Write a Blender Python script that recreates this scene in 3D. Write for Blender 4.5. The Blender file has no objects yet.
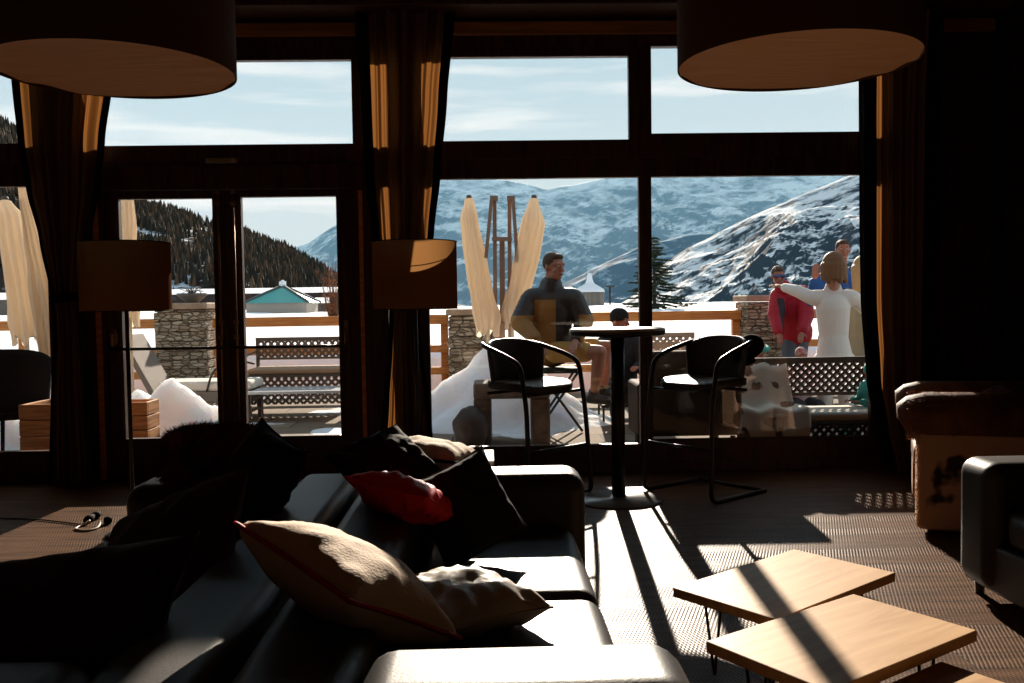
import bpy, bmesh, math, random
from mathutils import Vector, Matrix, noise
random.seed(7)
SC = bpy.context.scene
COL = SC.collection
# ---------------------------------------------------------------- camera
F = 900.0; H = 1.267
def _rot(p, r, y):
    cy, sy, cp, sp, cr, sr = math.cos(y), math.sin(y), math.cos(p), math.sin(p), math.cos(r), math.sin(r)
    Ry = Matrix(((cy,0,sy),(0,1,0),(-sy,0,cy))); Rx = Matrix(((1,0,0),(0,cp,-sp),(0,sp,cp))); Rz = Matrix(((cr,-sr,0),(sr,cr,0),(0,0,1)))
    return Ry @ Rx @ Rz
A3 = Matrix(((1,0,0),(0,0,-1),(0,1,0)))
MC = A3 @ _rot(-0.042585, -0.014699, -0.026115)
def at(px, py, Y):
    """point seen at image position px,py lying at distance Y into the room"""
    d = MC @ Vector(((px-512)/F, -(py-341.5)/F, -1)); t = Y/d.y
    return Vector((d.x*t, Y, H+d.z*t))
def gr(px, py, z=0.0):
    d = MC @ Vector(((px-512)/F, -(py-341.5)/F, -1)); t = (z-H)/d.z
    return Vector((d.x*t, d.y*t, z))
cam = bpy.data.cameras.new('camera'); co = bpy.data.objects.new('camera', cam); COL.objects.link(co)
cam.sensor_width = 36; cam.lens = 36*F/1024; cam.clip_end = 30000; cam.clip_start = .02
mw = MC.to_4x4(); mw.translation = Vector((0, 0, H)); co.matrix_world = mw
SC.camera = co
SC.view_settings.view_transform = 'Standard'; SC.view_settings.look = 'None'
SC.view_settings.gamma = 1; SC.view_settings.use_curve_mapping = False; SC.view_settings.exposure = 0.15
try:
    SC.cycles.max_bounces = 8; SC.cycles.transparent_max_bounces = 24; SC.cycles.caustics_reflective = False; SC.cycles.caustics_refractive = False
    SC.cycles.sample_clamp_indirect = 3
except Exception: pass

# ---------------------------------------------------------------- materials
def mat(name, col, rough=.6, spec=.4, metal=0, noise_amt=0, nscale=8, col2=None, bump=0, bscale=40, stretch=(1,1,1), sss=0, coat=0, sheen=0):
    m = bpy.data.materials.new(name); m.use_nodes = True; nt = m.node_tree; b = nt.nodes['Principled BSDF']
    b.inputs['Base Color'].default_value = (*col, 1); b.inputs['Roughness'].default_value = rough
    b.inputs['Specular IOR Level'].default_value = spec; b.inputs['Metallic'].default_value = metal
    b.inputs['Coat Weight'].default_value = coat
    if sheen: b.inputs['Sheen Weight'].default_value = sheen
    tc = nt.nodes.new('ShaderNodeTexCoord'); mp = nt.nodes.new('ShaderNodeMapping'); mp.inputs['Scale'].default_value = stretch
    nt.links.new(tc.outputs['Object'], mp.inputs['Vector'])
    if col2 is not None or noise_amt:
        n = nt.nodes.new('ShaderNodeTexNoise'); n.inputs['Scale'].default_value = nscale; n.inputs['Detail'].default_value = 6
        nt.links.new(mp.outputs[0], n.inputs['Vector'])
        r = nt.nodes.new('ShaderNodeValToRGB'); r.color_ramp.elements[0].position = .35; r.color_ramp.elements[1].position = .65
        c2 = col2 if col2 is not None else tuple(c*(1-noise_amt) for c in col)
        r.color_ramp.elements[0].color = (*c2, 1); r.color_ramp.elements[1].color = (*col, 1)
        nt.links.new(n.outputs['Fac'], r.inputs[0]); nt.links.new(r.outputs[0], b.inputs['Base Color'])
    if bump:
        n2 = nt.nodes.new('ShaderNodeTexNoise'); n2.inputs['Scale'].default_value = bscale; n2.inputs['Detail'].default_value = 5
        nt.links.new(mp.outputs[0], n2.inputs['Vector'])
        bp = nt.nodes.new('ShaderNodeBump'); bp.inputs['Strength'].default_value = bump; bp.inputs['Distance'].default_value = .01
        nt.links.new(n2.outputs['Fac'], bp.inputs['Height']); nt.links.new(bp.outputs[0], b.inputs['Normal'])
    return m
def cloth(name, col, tcol, tfac=.5, bump=.3, rough=.9):
    """woven fabric that lets some light through"""
    m = bpy.data.materials.new(name); m.use_nodes = True; nt = m.node_tree; nt.nodes.clear()
    o = nt.nodes.new('ShaderNodeOutputMaterial'); d = nt.nodes.new('ShaderNodeBsdfDiffuse'); t = nt.nodes.new('ShaderNodeBsdfTranslucent')
    mx = nt.nodes.new('ShaderNodeMixShader'); mx.inputs[0].default_value = tfac
    d.inputs[0].default_value = (*col, 1); t.inputs[0].default_value = (*tcol, 1)
    tc = nt.nodes.new('ShaderNodeTexCoord'); n = nt.nodes.new('ShaderNodeTexNoise'); n.inputs['Scale'].default_value = 220
    bp = nt.nodes.new('ShaderNodeBump'); bp.inputs['Strength'].default_value = bump; bp.inputs['Distance'].default_value = .003
    nt.links.new(tc.outputs['Object'], n.inputs[0]); nt.links.new(n.outputs[0], bp.inputs['Height']); nt.links.new(bp.outputs[0], d.inputs['Normal'])
    nt.links.new(d.outputs[0], mx.inputs[1]); nt.links.new(t.outputs[0], mx.inputs[2]); nt.links.new(mx.outputs[0], o.inputs[0])
    return m
def glass_mat():
    m = bpy.data.materials.new('window_glass'); m.use_nodes = True; nt = m.node_tree; nt.nodes.clear()
    o = nt.nodes.new('ShaderNodeOutputMaterial'); t = nt.nodes.new('ShaderNodeBsdfTransparent'); g = nt.nodes.new('ShaderNodeBsdfGlossy')
    g.inputs['Roughness'].default_value = 0.0; t.inputs[0].default_value = (.97, .98, .98, 1)
    f = nt.nodes.new('ShaderNodeFresnel'); f.inputs[0].default_value = 1.45; mx = nt.nodes.new('ShaderNodeMixShader')
    nt.links.new(f.outputs[0], mx.inputs[0]); nt.links.new(t.outputs[0], mx.inputs[1]); nt.links.new(g.outputs[0], mx.inputs[2]); nt.links.new(mx.outputs[0], o.inputs[0])
    return m
def wood(name, c1, c2, scale=3, rough=.45, stretch=(1,12,12), rot=(0,0,0), spec=.4, bump=.15):
    m = bpy.data.materials.new(name); m.use_nodes = True; nt = m.node_tree; b = nt.nodes['Principled BSDF']
    b.inputs['Roughness'].default_value = rough; b.inputs['Specular IOR Level'].default_value = spec
    tc = nt.nodes.new('ShaderNodeTexCoord'); mp = nt.nodes.new('ShaderNodeMapping'); mp.inputs['Scale'].default_value = stretch; mp.inputs['Rotation'].default_value = rot
    n = nt.nodes.new('ShaderNodeTexNoise'); n.inputs['Scale'].default_value = scale; n.inputs['Detail'].default_value = 8; n.inputs['Distortion'].default_value = .6
    r = nt.nodes.new('ShaderNodeValToRGB'); r.color_ramp.elements[0].color = (*c2, 1); r.color_ramp.elements[1].color = (*c1, 1)
    r.color_ramp.elements[0].position = .38; r.color_ramp.elements[1].position = .62
    bp = nt.nodes.new('ShaderNodeBump'); bp.inputs['Strength'].default_value = bump; bp.inputs['Distance'].default_value = .004
    L = nt.links.new
    L(tc.outputs['Object'], mp.inputs[0]); L(mp.outputs[0], n.inputs[0]); L(n.outputs[0], r.inputs[0]); L(r.outputs[0], b.inputs['Base Color']); L(n.outputs[0], bp.inputs['Height']); L(bp.outputs[0], b.inputs['Normal'])
    return m

M = {}
M['dark_wood'] = wood('dark_stained_wood', (.085,.034,.016), (.04,.016,.008), 2, .45, (12,12,1))
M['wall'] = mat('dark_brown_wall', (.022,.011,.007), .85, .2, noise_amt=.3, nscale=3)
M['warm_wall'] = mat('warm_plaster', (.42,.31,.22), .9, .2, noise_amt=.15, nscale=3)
M['black_metal'] = mat('black_powder_coat', (.012,.011,.011), .35, .5)
M['brass'] = mat('aged_brass', (.35,.2,.09), .35, .5, metal=.8)
M['glass'] = glass_mat()
M['curtain'] = cloth('brown_curtain', (.27,.165,.105), (.26,.105,.028), .36)
M['curtain_edge'] = mat('black_curtain_band', (.006,.005,.005), .9, .1)
M['shade'] = cloth('taupe_lampshade', (.13,.062,.038), (.42,.20,.07), .30)
M['shade_big'] = mat('brown_pendant_fabric', (.07,.032,.02), .85, .2, bump=.15, bscale=250)
M['diffuser'] = mat('cream_diffuser_fabric', (.85,.55,.33), .85, .2, bump=.5, bscale=5, stretch=(1,6,1))
M['leather'] = mat('black_leather', (.024,.021,.02), .46, .32, bump=.06, bscale=130)
M['leather_smooth'] = mat('black_smooth_leather', (.014,.012,.012), .42, .7, bump=.05, bscale=80)
M['top_wood'] = wood('pale_pine', (.62,.38,.18), (.50,.28,.12), 2.2, .5, (1,9,9), spec=.3)
M['orange_wood'] = wood('larch_rail', (.80,.32,.08), (.60,.20,.05), 2.5, .6, (1,14,14))
M['crate_wood'] = wood('crate_pine', (.66,.30,.10), (.36,.15,.05), 3, .6, (1,1,14))
M['snow'] = mat('snow', (.88,.89,.92), .8, .2, bump=.6, bscale=9)
M['snow_deep'] = mat('translucent_snow', (.92,.91,.92), .8, .2, bump=1.0, bscale=14)
_b = M['snow_deep'].node_tree.nodes['Principled BSDF']; _b.inputs['Subsurface Weight'].default_value = 1.0; _b.inputs['Subsurface Radius'].default_value = (1.0, .85, .75); _b.inputs['Subsurface Scale'].default_value = .35
M['canvas'] = cloth('parasol_canvas', (.80,.70,.57), (.90,.76,.58), .5, bump=.2)
M['grey_wicker'] = mat('grey_wicker', (.16,.13,.11), .7, .3, bump=.5, bscale=120)
M['cream'] = mat('cream_cushion', (.75,.66,.56), .85, .2, bump=.3, bscale=20)
M['skin'] = mat('skin', (.50,.24,.16), .55, .35, noise_amt=.12, nscale=20)
M['skin_red'] = mat('ruddy_skin', (.42,.15,.09), .5, .35, noise_amt=.15, nscale=20)

# ---------------------------------------------------------------- mesh helpers
def tag(o, label=None, cat=None, group=None, kind=None):
    if label: o['label'] = label
    if cat: o['category'] = cat
    if group: o['group'] = group
    if kind: o['kind'] = kind
    return o
def empty(name, loc=(0,0,0), rz=0):
    o = bpy.data.objects.new(name, None); COL.objects.link(o); o.location = loc; o.rotation_euler = (0,0,rz); o.empty_display_size = .1; return o
def obj(name, bm, m, parent=None, smooth=False, bevel=0, subsurf=0, seg=2):
    me = bpy.data.meshes.new(name)
    if isinstance(bm, bmesh.types.BMesh):
        bm.normal_update(); bm.to_mesh(me); bm.free()
    else: me = bm
    ms = m if isinstance(m, (list, tuple)) else [m]
    for x in ms: me.materials.append(x)
    o = bpy.data.objects.new(name, me); COL.objects.link(o)
    if parent: o.parent = parent
    if smooth:
        for p in me.polygons: p.use_smooth = True
    if bevel:
        b = o.modifiers.new('bevel', 'BEVEL'); b.width = bevel; b.segments = seg; b.limit_method = 'ANGLE'
    if subsurf:
        s = o.modifiers.new('sub', 'SUBSURF'); s.levels = subsurf; s.render_levels = subsurf
    return o
def B(): return bmesh.new()
def box(bm, x0, x1, y0, y1, z0, z1, mi=0):
    vs = [bm.verts.new((x, y, z)) for x in (x0, x1) for y in (y0, y1) for z in (z0, z1)]
    for f in ((0,1,3,2),(4,6,7,5),(0,4,5,1),(2,3,7,6),(0,2,6,4),(1,5,7,3)):
        fc = bm.faces.new([vs[i] for i in f]); fc.material_index = mi
    return vs
def frame_of(d):
    d = d.normalized(); a = Vector((0,0,1)) if abs(d.z) < .9 else Vector((1,0,0))
    u = d.cross(a).normalized(); return u, d.cross(u).normalized()
def tube(bm, pts, r, n=10, closed=False, caps=True, mi=0):
    """sweep of a round section along points; r number or list"""
    pts = [Vector(p) for p in pts]; k = len(pts); rs = r if isinstance(r, (list, tuple)) else [r]*k
    rings = []; pu = None
    for i, p in enumerate(pts):
        if closed: d = (pts[(i+1) % k]-pts[i-1])
        else: d = (pts[min(i+1, k-1)]-pts[max(i-1, 0)])
        d.normalize()
        if pu is None: u, w = frame_of(d)
        else:
            u = (pu-d*pu.dot(d)).normalized(); w = d.cross(u)
        pu = u
        rings.append([bm.verts.new(p+(u*math.cos(a)+w*math.sin(a))*rs[i]) for a in [2*math.pi*j/n for j in range(n)]])
    for i in range(k if closed else k-1):
        a, b = rings[i], rings[(i+1) % k]
        for j in range(n):
            f = bm.faces.new((a[j], a[(j+1) % n], b[(j+1) % n], b[j])); f.smooth = True; f.material_index = mi
    if caps and not closed:
        bm.faces.new(rings[0][::-1]).material_index = mi; bm.faces.new(rings[-1]).material_index = mi
def smooth_path(pts, n=6):
    """Catmull-Rom resample"""
    P = [Vector(p) for p in pts]; out = []
    for i in range(len(P)-1):
        p0 = P[max(i-1,0)]; p1 = P[i]; p2 = P[i+1]; p3 = P[min(i+2,len(P)-1)]
        for k in range(n):
            t = k/n
            out.append(.5*((2*p1)+(-p0+p2)*t+(2*p0-5*p1+4*p2-p3)*t*t+(-p0+3*p1-3*p2+p3)*t**3))
    out.append(P[-1]); return out
def round_path(pts, r=.05, n=5):
    """polyline with rounded corners"""
    P = [Vector(p) for p in pts]; out = [P[0]]
    for i in range(1, len(P)-1):
        a = (P[i-1]-P[i]); b = (P[i+1]-P[i]); ra = min(r, a.length*.45, b.length*.45)
        A_ = P[i]+a.normalized()*ra; B_ = P[i]+b.normalized()*ra
        for k in range(n+1):
            t = k/n; out.append(A_*(1-t)**2+P[i]*2*t*(1-t)+B_*t*t)
    out.append(P[-1]); return out
def lathe(bm, prof, n=40, c=(0,0,0), mi=0, cap=True):
    c = Vector(c); rings = []
    for r, z in prof:
        rings.append([bm.verts.new(c+Vector((r*math.cos(2*math.pi*j/n), r*math.sin(2*math.pi*j/n), z))) for j in range(n)])
    for a, b in zip(rings, rings[1:]):
        for j in range(n):
            f = bm.faces.new((a[j], a[(j+1) % n], b[(j+1) % n], b[j])); f.smooth = True; f.material_index = mi
    if cap:
        bm.faces.new(rings[0][::-1]).material_index = mi; bm.faces.new(rings[-1]).material_index = mi
def grid(nu, nv, fn, mfn=None):
    bm = B(); vs = [[bm.verts.new(fn(i/nu, j/nv)) for j in range(nv+1)] for i in range(nu+1)]
    for i in range(nu):
        for j in range(nv):
            f = bm.faces.new((vs[i][j], vs[i+1][j], vs[i+1][j+1], vs[i][j+1])); f.smooth = True
            if mfn: f.material_index = mfn((i+.5)/nu, (j+.5)/nv)
    return bm
def bake(o):
    """turn a modified object into its evaluated mesh"""
    dg = bpy.context.evaluated_depsgraph_get(); dg.update()
    me = bpy.data.meshes.new_from_object(o.evaluated_get(dg)); o.modifiers.clear(); old = o.data; o.data = me; return o
def nz(x, y, z=0, s=1.0): return noise.noise(Vector((x*s, y*s, z*s)))
def fbm(x, y, z=0, s=1.0, o=5): return noise.fractal(Vector((x*s, y*s, z*s)), 1.0, 2.0, o)
def strands(n, surf, length, width, down=.3, seed=1):
    """short hair blades; surf(rnd) -> point, normal"""
    rnd = random.Random(seed); bm = B()
    for _ in range(n):
        p, nn = surf(rnd); t = Vector((rnd.uniform(-1,1), rnd.uniform(-1,1), rnd.uniform(-1,1))).cross(nn)
        if t.length < 1e-4: continue
        t.normalize(); L = length*rnd.uniform(.5, 1.2)
        bend = nn+Vector((rnd.uniform(-.6,.6), rnd.uniform(-.6,.6), rnd.uniform(-.6,.3)-down)); bend.normalize()
        a = bm.verts.new(p-t*width); b = bm.verts.new(p+t*width); c = bm.verts.new(p+bend*L)
        bm.faces.new((a, b, c))
    return bm
# ================================================================ light
w = bpy.data.worlds.new('sky'); SC.world = w; w.use_nodes = True; nt = w.node_tree; nt.nodes.clear(); L = nt.links.new
wo = nt.nodes.new('ShaderNodeOutputWorld'); bg = nt.nodes.new('ShaderNodeBackground'); tc = nt.nodes.new('ShaderNodeTexCoord')
sp = nt.nodes.new('ShaderNodeSeparateXYZ'); L(tc.outputs['Generated'], sp.inputs[0])
rp = nt.nodes.new('ShaderNodeValToRGB'); e = rp.color_ramp.elements
e[0].position = 0; e[0].color = (.68,.74,.77,1); e[1].position = 1; e[1].color = (.22,.36,.48,1)
for p, c in ((.10,(.64,.71,.75)), (.30,(.48,.62,.70)), (.5,(.42,.58,.68))):
    x = rp.color_ramp.elements.new(p); x.color = (*c, 1)
L(sp.outputs[2], rp.inputs[0])
mp = nt.nodes.new('ShaderNodeMapping'); mp.inputs['Scale'].default_value = (1.6, 1.6, 16); mp.inputs['Location'].default_value = (.3, 0, .9); L(tc.outputs['Generated'], mp.inputs[0])
cn = nt.nodes.new('ShaderNodeTexNoise'); cn.inputs['Scale'].default_value = 2.2; cn.inputs['Detail'].default_value = 7; L(mp.outputs[0], cn.inputs[0])
cr = nt.nodes.new('ShaderNodeValToRGB'); cr.color_ramp.elements[0].position = .54; cr.color_ramp.elements[1].position = .72; L(cn.outputs[0], cr.inputs[0])
mx = nt.nodes.new('ShaderNodeMixRGB'); mx.inputs[2].default_value = (.95,.95,.95,1); L(cr.outputs[0], mx.inputs[0]); L(rp.outputs[0], mx.inputs[1])
L(mx.outputs[0], bg.inputs[0]); bg.inputs[1].default_value = 1.0; L(bg.outputs[0], wo.inputs[0])
sun = bpy.data.lights.new('sun', 'SUN'); sun.energy = 11; sun.angle = math.radians(.6); sun.color = (1, .9, .78)
so = bpy.data.objects.new('sun', sun); COL.objects.link(so)
EL = math.radians(20.8); SUN = Vector((.0725*math.cos(EL), math.cos(EL), math.sin(EL))).normalized()
so.rotation_euler = SUN.to_track_quat('Z', 'Y').to_euler(); so.location = (2, 20, 9)

# ================================================================ room shell
YW = 6.626; Y1 = 6.69
def struct(name, bm, m, parent=None, **k):
    o = obj(name, bm, m, parent, **k); 
    if not parent: o['kind'] = 'structure'
    return o
# floor: ribbed boards laid in rows
fm = bpy.data.materials.new('ribbed_floor_boards'); fm.use_nodes = True; nt = fm.node_tree; L = nt.links.new; b = nt.nodes['Principled BSDF']
b.inputs['Roughness'].default_value = .42; b.inputs['Specular IOR Level'].default_value = .06
tc = nt.nodes.new('ShaderNodeTexCoord')
br = nt.nodes.new('ShaderNodeTexBrick'); br.inputs['Scale'].default_value = 1; br.inputs['Brick Width'].default_value = 1.1; br.inputs['Row Height'].default_value = .135
br.inputs['Mortar Size'].default_value = .003; br.inputs['Color1'].default_value = (0,0,0,1); br.inputs['Color2'].default_value = (1,1,1,1); br.inputs['Mortar'].default_value = (.5,.5,.5,1)
L(tc.outputs['Object'], br.inputs[0])
def wave(rz):
    mp = nt.nodes.new('ShaderNodeMapping'); mp.inputs['Rotation'].default_value = (0, 0, rz); L(tc.outputs['Object'], mp.inputs[0])
    wv = nt.nodes.new('ShaderNodeTexWave'); wv.inputs['Scale'].default_value = 22; wv.inputs['Distortion'].default_value = .8; wv.inputs['Detail'].default_value = 2; wv.inputs['Detail Scale'].default_value = 2
    L(mp.outputs[0], wv.inputs[0]); return wv
w1, w2 = wave(.35), wave(-.35)
mh = nt.nodes.new('ShaderNodeMixRGB'); L(br.outputs['Color'], mh.inputs[0]); L(w1.outputs['Fac'], mh.inputs[1]); L(w2.outputs['Fac'], mh.inputs[2])
ns = nt.nodes.new('ShaderNodeTexNoise'); ns.inputs['Scale'].default_value = 3; ns.inputs['Detail'].default_value = 8
mp = nt.nodes.new('ShaderNodeMapping'); mp.inputs['Scale'].default_value = (1, 7, 1); L(tc.outputs['Object'], mp.inputs[0]); L(mp.outputs[0], ns.inputs[0])
r1 = nt.nodes.new('ShaderNodeValToRGB'); r1.color_ramp.elements[0].position = .3; r1.color_ramp.elements[1].position = .7
r1.color_ramp.elements[0].color = (.075,.038,.020,1); r1.color_ramp.elements[1].color = (.185,.100,.056,1); L(ns.outputs[0], r1.inputs[0])
ml = nt.nodes.new('ShaderNodeMixRGB'); ml.blend_type = 'MULTIPLY'; ml.inputs[0].default_value = .75; L(r1.outputs[0], ml.inputs[1])
r2 = nt.nodes.new('ShaderNodeValToRGB'); r2.color_ramp.elements[0].position = .1; r2.color_ramp.elements[1].position = .6; r2.color_ramp.elements[0].color = (.22,.2,.18,1); L(mh.outputs[0], r2.inputs[0]); L(r2.outputs[0], ml.inputs[2])
ml2 = nt.nodes.new('ShaderNodeMixRGB'); ml2.blend_type = 'MIX'; ml2.inputs[2].default_value = (.02,.012,.008,1); L(br.outputs['Fac'], ml2.inputs[0]); L(ml.outputs[0], ml2.inputs[1]); L(ml2.outputs[0], b.inputs['Base Color'])
sb = nt.nodes.new('ShaderNodeMath'); sb.operation = 'SUBTRACT'; L(mh.outputs[0], sb.inputs[0]); L(br.outputs['Fac'], sb.inputs[1])
bp = nt.nodes.new('ShaderNodeBump'); bp.inputs['Strength'].default_value = .35; bp.inputs['Distance'].default_value = .004; L(sb.outputs[0], bp.inputs['Height']); L(bp.outputs[0], b.inputs['Normal'])
bm = B(); box(bm, -5.2, 3.95, -3.2, Y1, -.12, 0); struct('floor', bm, fm)
bm = B(); box(bm, -5.2, 3.95, -3.2, YW, 3.75, 3.87); struct('ceiling', bm, M['warm_wall'])
bm = B(); box(bm, -5.35, -5.2, -3.2, YW, -.12, 3.87); struct('wall_left', bm, M['warm_wall'])
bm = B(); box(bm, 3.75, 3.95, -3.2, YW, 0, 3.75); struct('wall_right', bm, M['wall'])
bm = B(); box(bm, -5.2, 3.75, -3.35, -3.2, -.12, 3.87); struct('wall_back', bm, M['warm_wall'])
# window wall: framework of dark posts and rails, built as trims
D = M['dark_wood']
bm = B()
box(bm, -5.35, 3.95, YW, Y1, 3.13, 3.87)                      # above the windows
box(bm, -5.35, -4.9, YW, Y1, 0, 3.13); box(bm, 3.0, 3.95, YW, Y1, 0, 3.13)
struct('wall_front', bm, D, bevel=.003)
bm = B(); box(bm, 2.875, 3.0, YW-.02, Y1+.02, 0, 3.13); struct('trim_1', bm, D, bevel=.004)
bm = B(); box(bm, -3.15, -2.87, YW-.02, Y1, .0, 3.13); struct('trim_2', bm, D, bevel=.004)
bm = B(); box(bm, -.66, -.46, YW-.02, Y1, 0, 3.13); struct('trim_3', bm, D, bevel=.004)
# soffit beam over the curtains; its moulding is coloured paler as if lit
bm = B(); box(bm, -5.2, 3.75, 6.30, YW, 3.33, 3.75); struct('trim_4', bm, D, bevel=.006)
bm = B(); box(bm, -5.2, 3.75, 6.585, YW, 3.21, 3.30); struct('trim_5', bm, wood('lit_tone_moulding', (.48,.22,.09), (.32,.14,.055), 2, .5, (1,12,12)), bevel=.004)
bm = B(); box(bm, -5.2, 3.0, YW-.03, YW, 0, .075); struct('baseboard_front', bm, D, bevel=.004)
bm = B()
for i in range(26):
    y = .2+i*.24; box(bm, 3.735, 3.75, y, y+.225, 0, 1.05)
box(bm, 3.72, 3.75, -.2, YW, 1.05, 1.12)
struct('trim_6', bm, wood('dark_wainscot', (.016,.009,.006), (.009,.005,.004), 2, .8, (12,12,1)), bevel=.003)

def window(n, x0, x1, z0, z1, fl, fr, fb, ft, y0=YW, y1=Y1, muntins=()):
    """outer opening x0..x1 z0..z1 with frame widths left right bottom top"""
    e_ = empty('window_%d' % n, ((x0+x1)/2, (y0+y1)/2, z0)); e_['kind'] = 'structure'
    ox, oy, oz = e_.location
    bm = B()
    def bx(a, b_, c, d): box(bm, a-ox, b_-ox, y0-oy, y1-oy, c-oz, d-oz)
    bx(x0, x0+fl, z0, z1); bx(x1-fr, x1, z0, z1); bx(x0+fl, x1-fr, z0, z0+fb); bx(x0+fl, x1-fr, z1-ft, z1)
    obj('window_frame', bm, D, e_, bevel=.006)
    bm = B(); box(bm, x0+fl-.005-ox, x1-fr+.005-ox, .008, .014, z0+fb-.005-oz, z1-ft+.005-oz)
    obj('window_pane', bm, M['glass'], e_)
    return e_
# left fixed light, upper lights and picture windows
window(1, -4.9, -3.15, 0, 2.32, .1, .04, .237, .16)
window(2, -4.9, -3.15, 2.32, 3.13, .1, .04, .15, .08)
window(3, -2.87, -.845, 2.30, 3.13, .06, .12, .145, .083)
window(8, -.845, -.66, 2.30, 3.13, .01, .01, .145, .083)  # added glass slit hidden by the curtain, lets sun onto its left edge
window(9, -.74, -.66, 0, 2.30, .01, .01, .21, .12)
window(4, -.46, 1.137, 2.32, 3.13, .03, .083, .135, .072)
window(5, 1.137, 2.9, 2.32, 3.13, .083, .05, .175, .005)
window(6, -.46, 1.168, 0, 2.32, .03, .047, .208, .141)
window(7, 1.168, 2.9, 0, 2.32, .047, .05, .235, .141)
# ---- double door
bm = B(); box(bm, -2.87, -2.77, YW-.02, Y1, 0, 2.30); box(bm, -1.0, -.74, YW-.02, Y1, 0, 2.30); box(bm, -2.77, -1.0, YW-.02, Y1, 2.12, 2.30); struct('trim_7', bm, D, bevel=.005)
bm = B(); box(bm, -2.84, -2.80, YW-.035, YW-.02, 0.02, 2.1); box(bm, -.93,-.9,YW-.035,YW-.02,.02,2.1); struct('trim_8', bm, M['orange_wood'], bevel=.003)  # orange strips stand in for sunlit edges of the dark door jambs
def door(n, x0, x1, px0, px1, z0, z1, hx):
    e_ = empty('door_%d' % n, ((x0+x1)/2, YW+.03, 0)); e_['kind'] = 'structure'; ox = e_.location.x
    bm = B()
    for a, b_, c, d in ((x0, px0, 0.01, 2.118), (px1, x1, 0.01, 2.118), (px0, px1, .01, z0), (px0, px1, z1, 2.118)): box(bm, a-ox, b_-ox, -.032, .03, c, d)
    obj('door_frame', bm, D, e_, bevel=.006)
    bm = B(); box(bm, px0-.005-ox, px1+.005-ox, .0, .006, z0-.005, z1+.005); obj('door_pane', bm, M['glass'], e_)
    bm = B()   # moulded inner edges
    for a, b_, c, d in ((px0-.03, px0-.012, z0-.03, z1+.03), (px1+.012, px1+.03, z0-.03, z1+.03)): box(bm, a-ox, b_-ox, -.040, -.030, c, d)
    obj('glazing_bead', bm, D, e_, bevel=.003)
    # push bar
    bm = B(); tube(bm, [(px0-.09-ox, -.085, .975), (px1+.06-ox, -.085, .975)], .011, 10)
    for xx in (px0-.085, px1+.055): tube(bm, [(xx-ox, -.03, .975), (xx-ox, -.09, .975)], .014, 10)
    obj('push_bar', bm, mat('bar_metal_%d' % n, (.10,.085,.075), .3, .5, metal=.9), e_)
    # locking rod with keeps
    bm = B(); rx = hx
    tube(bm, [(rx-ox, -.046, .05), (rx-ox, -.046, 2.1)], .009, 10); obj('locking_rod', bm, M['brass'], e_)
    for zz in (.3, 1.05, 1.16, 2.02, 2.10):
        bm = B(); box(bm, rx-.018-ox, rx+.018-ox, -.058, -.032, zz-.014, zz+.014); obj('rod_guide', bm, M['brass'], e_, bevel=.004)
    return e_
d1 = door(1, -2.77, -1.887, -2.664, -1.992, .315, 2.06, -1.945)
d2 = door(2, -1.885, -1.0, -1.784, -1.096, .315, 2.065, -1.835)
ox = d1.location.x
bm = B(); lathe(bm, [(.0,0),(.045,0),(.045,.006),(.04,.01),(0,.01)], 28, cap=False)
for v in bm.verts: v.co = Vector((v.co.x*.75-2.725-ox, -.042-v.co.z, v.co.y*1.5+1.06))
tube(bm, [(-2.725-ox, -.045, 1.08), (-2.725-ox, -.09, 1.08), (-2.715-ox, -.095, .99)], .009, 8)
obj('handle', bm, M['brass'], d1)
ox = d2.location.x
bm = B(); box(bm, -1.055-ox, -1.025-ox, -.045, -.033, .98, 1.16); tube(bm, [(-1.04-ox, -.045, 1.10), (-1.04-ox, -.085, 1.10), (-1.04-ox, -.09, .98)], .008, 8)
obj('handle', bm, M['brass'], d2)
# little oblong plate above the doors
e_ = empty('emergency_light', (at(222,161,YW-.02)))
bm = B(); box(bm, -.115, .115, -.03, 0, -.02, .02); obj('housing', bm, mat('plate_grey', (.30,.26,.18), .5), e_, bevel=.012, seg=4)
bm = B(); lathe(bm, [(0,0),(.017,0),(.017,.006),(0,.006)], 20, cap=False)
for v in bm.verts: v.co = Vector((v.co.x+.09, -.03-v.co.z, v.co.y))
obj('indicator', bm, mat('plate_pale', (.5,.42,.33), .4), e_)
tag(e_, 'small oblong emergency light fixed to the dark transom above the double glass door', 'emergency light')

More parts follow.
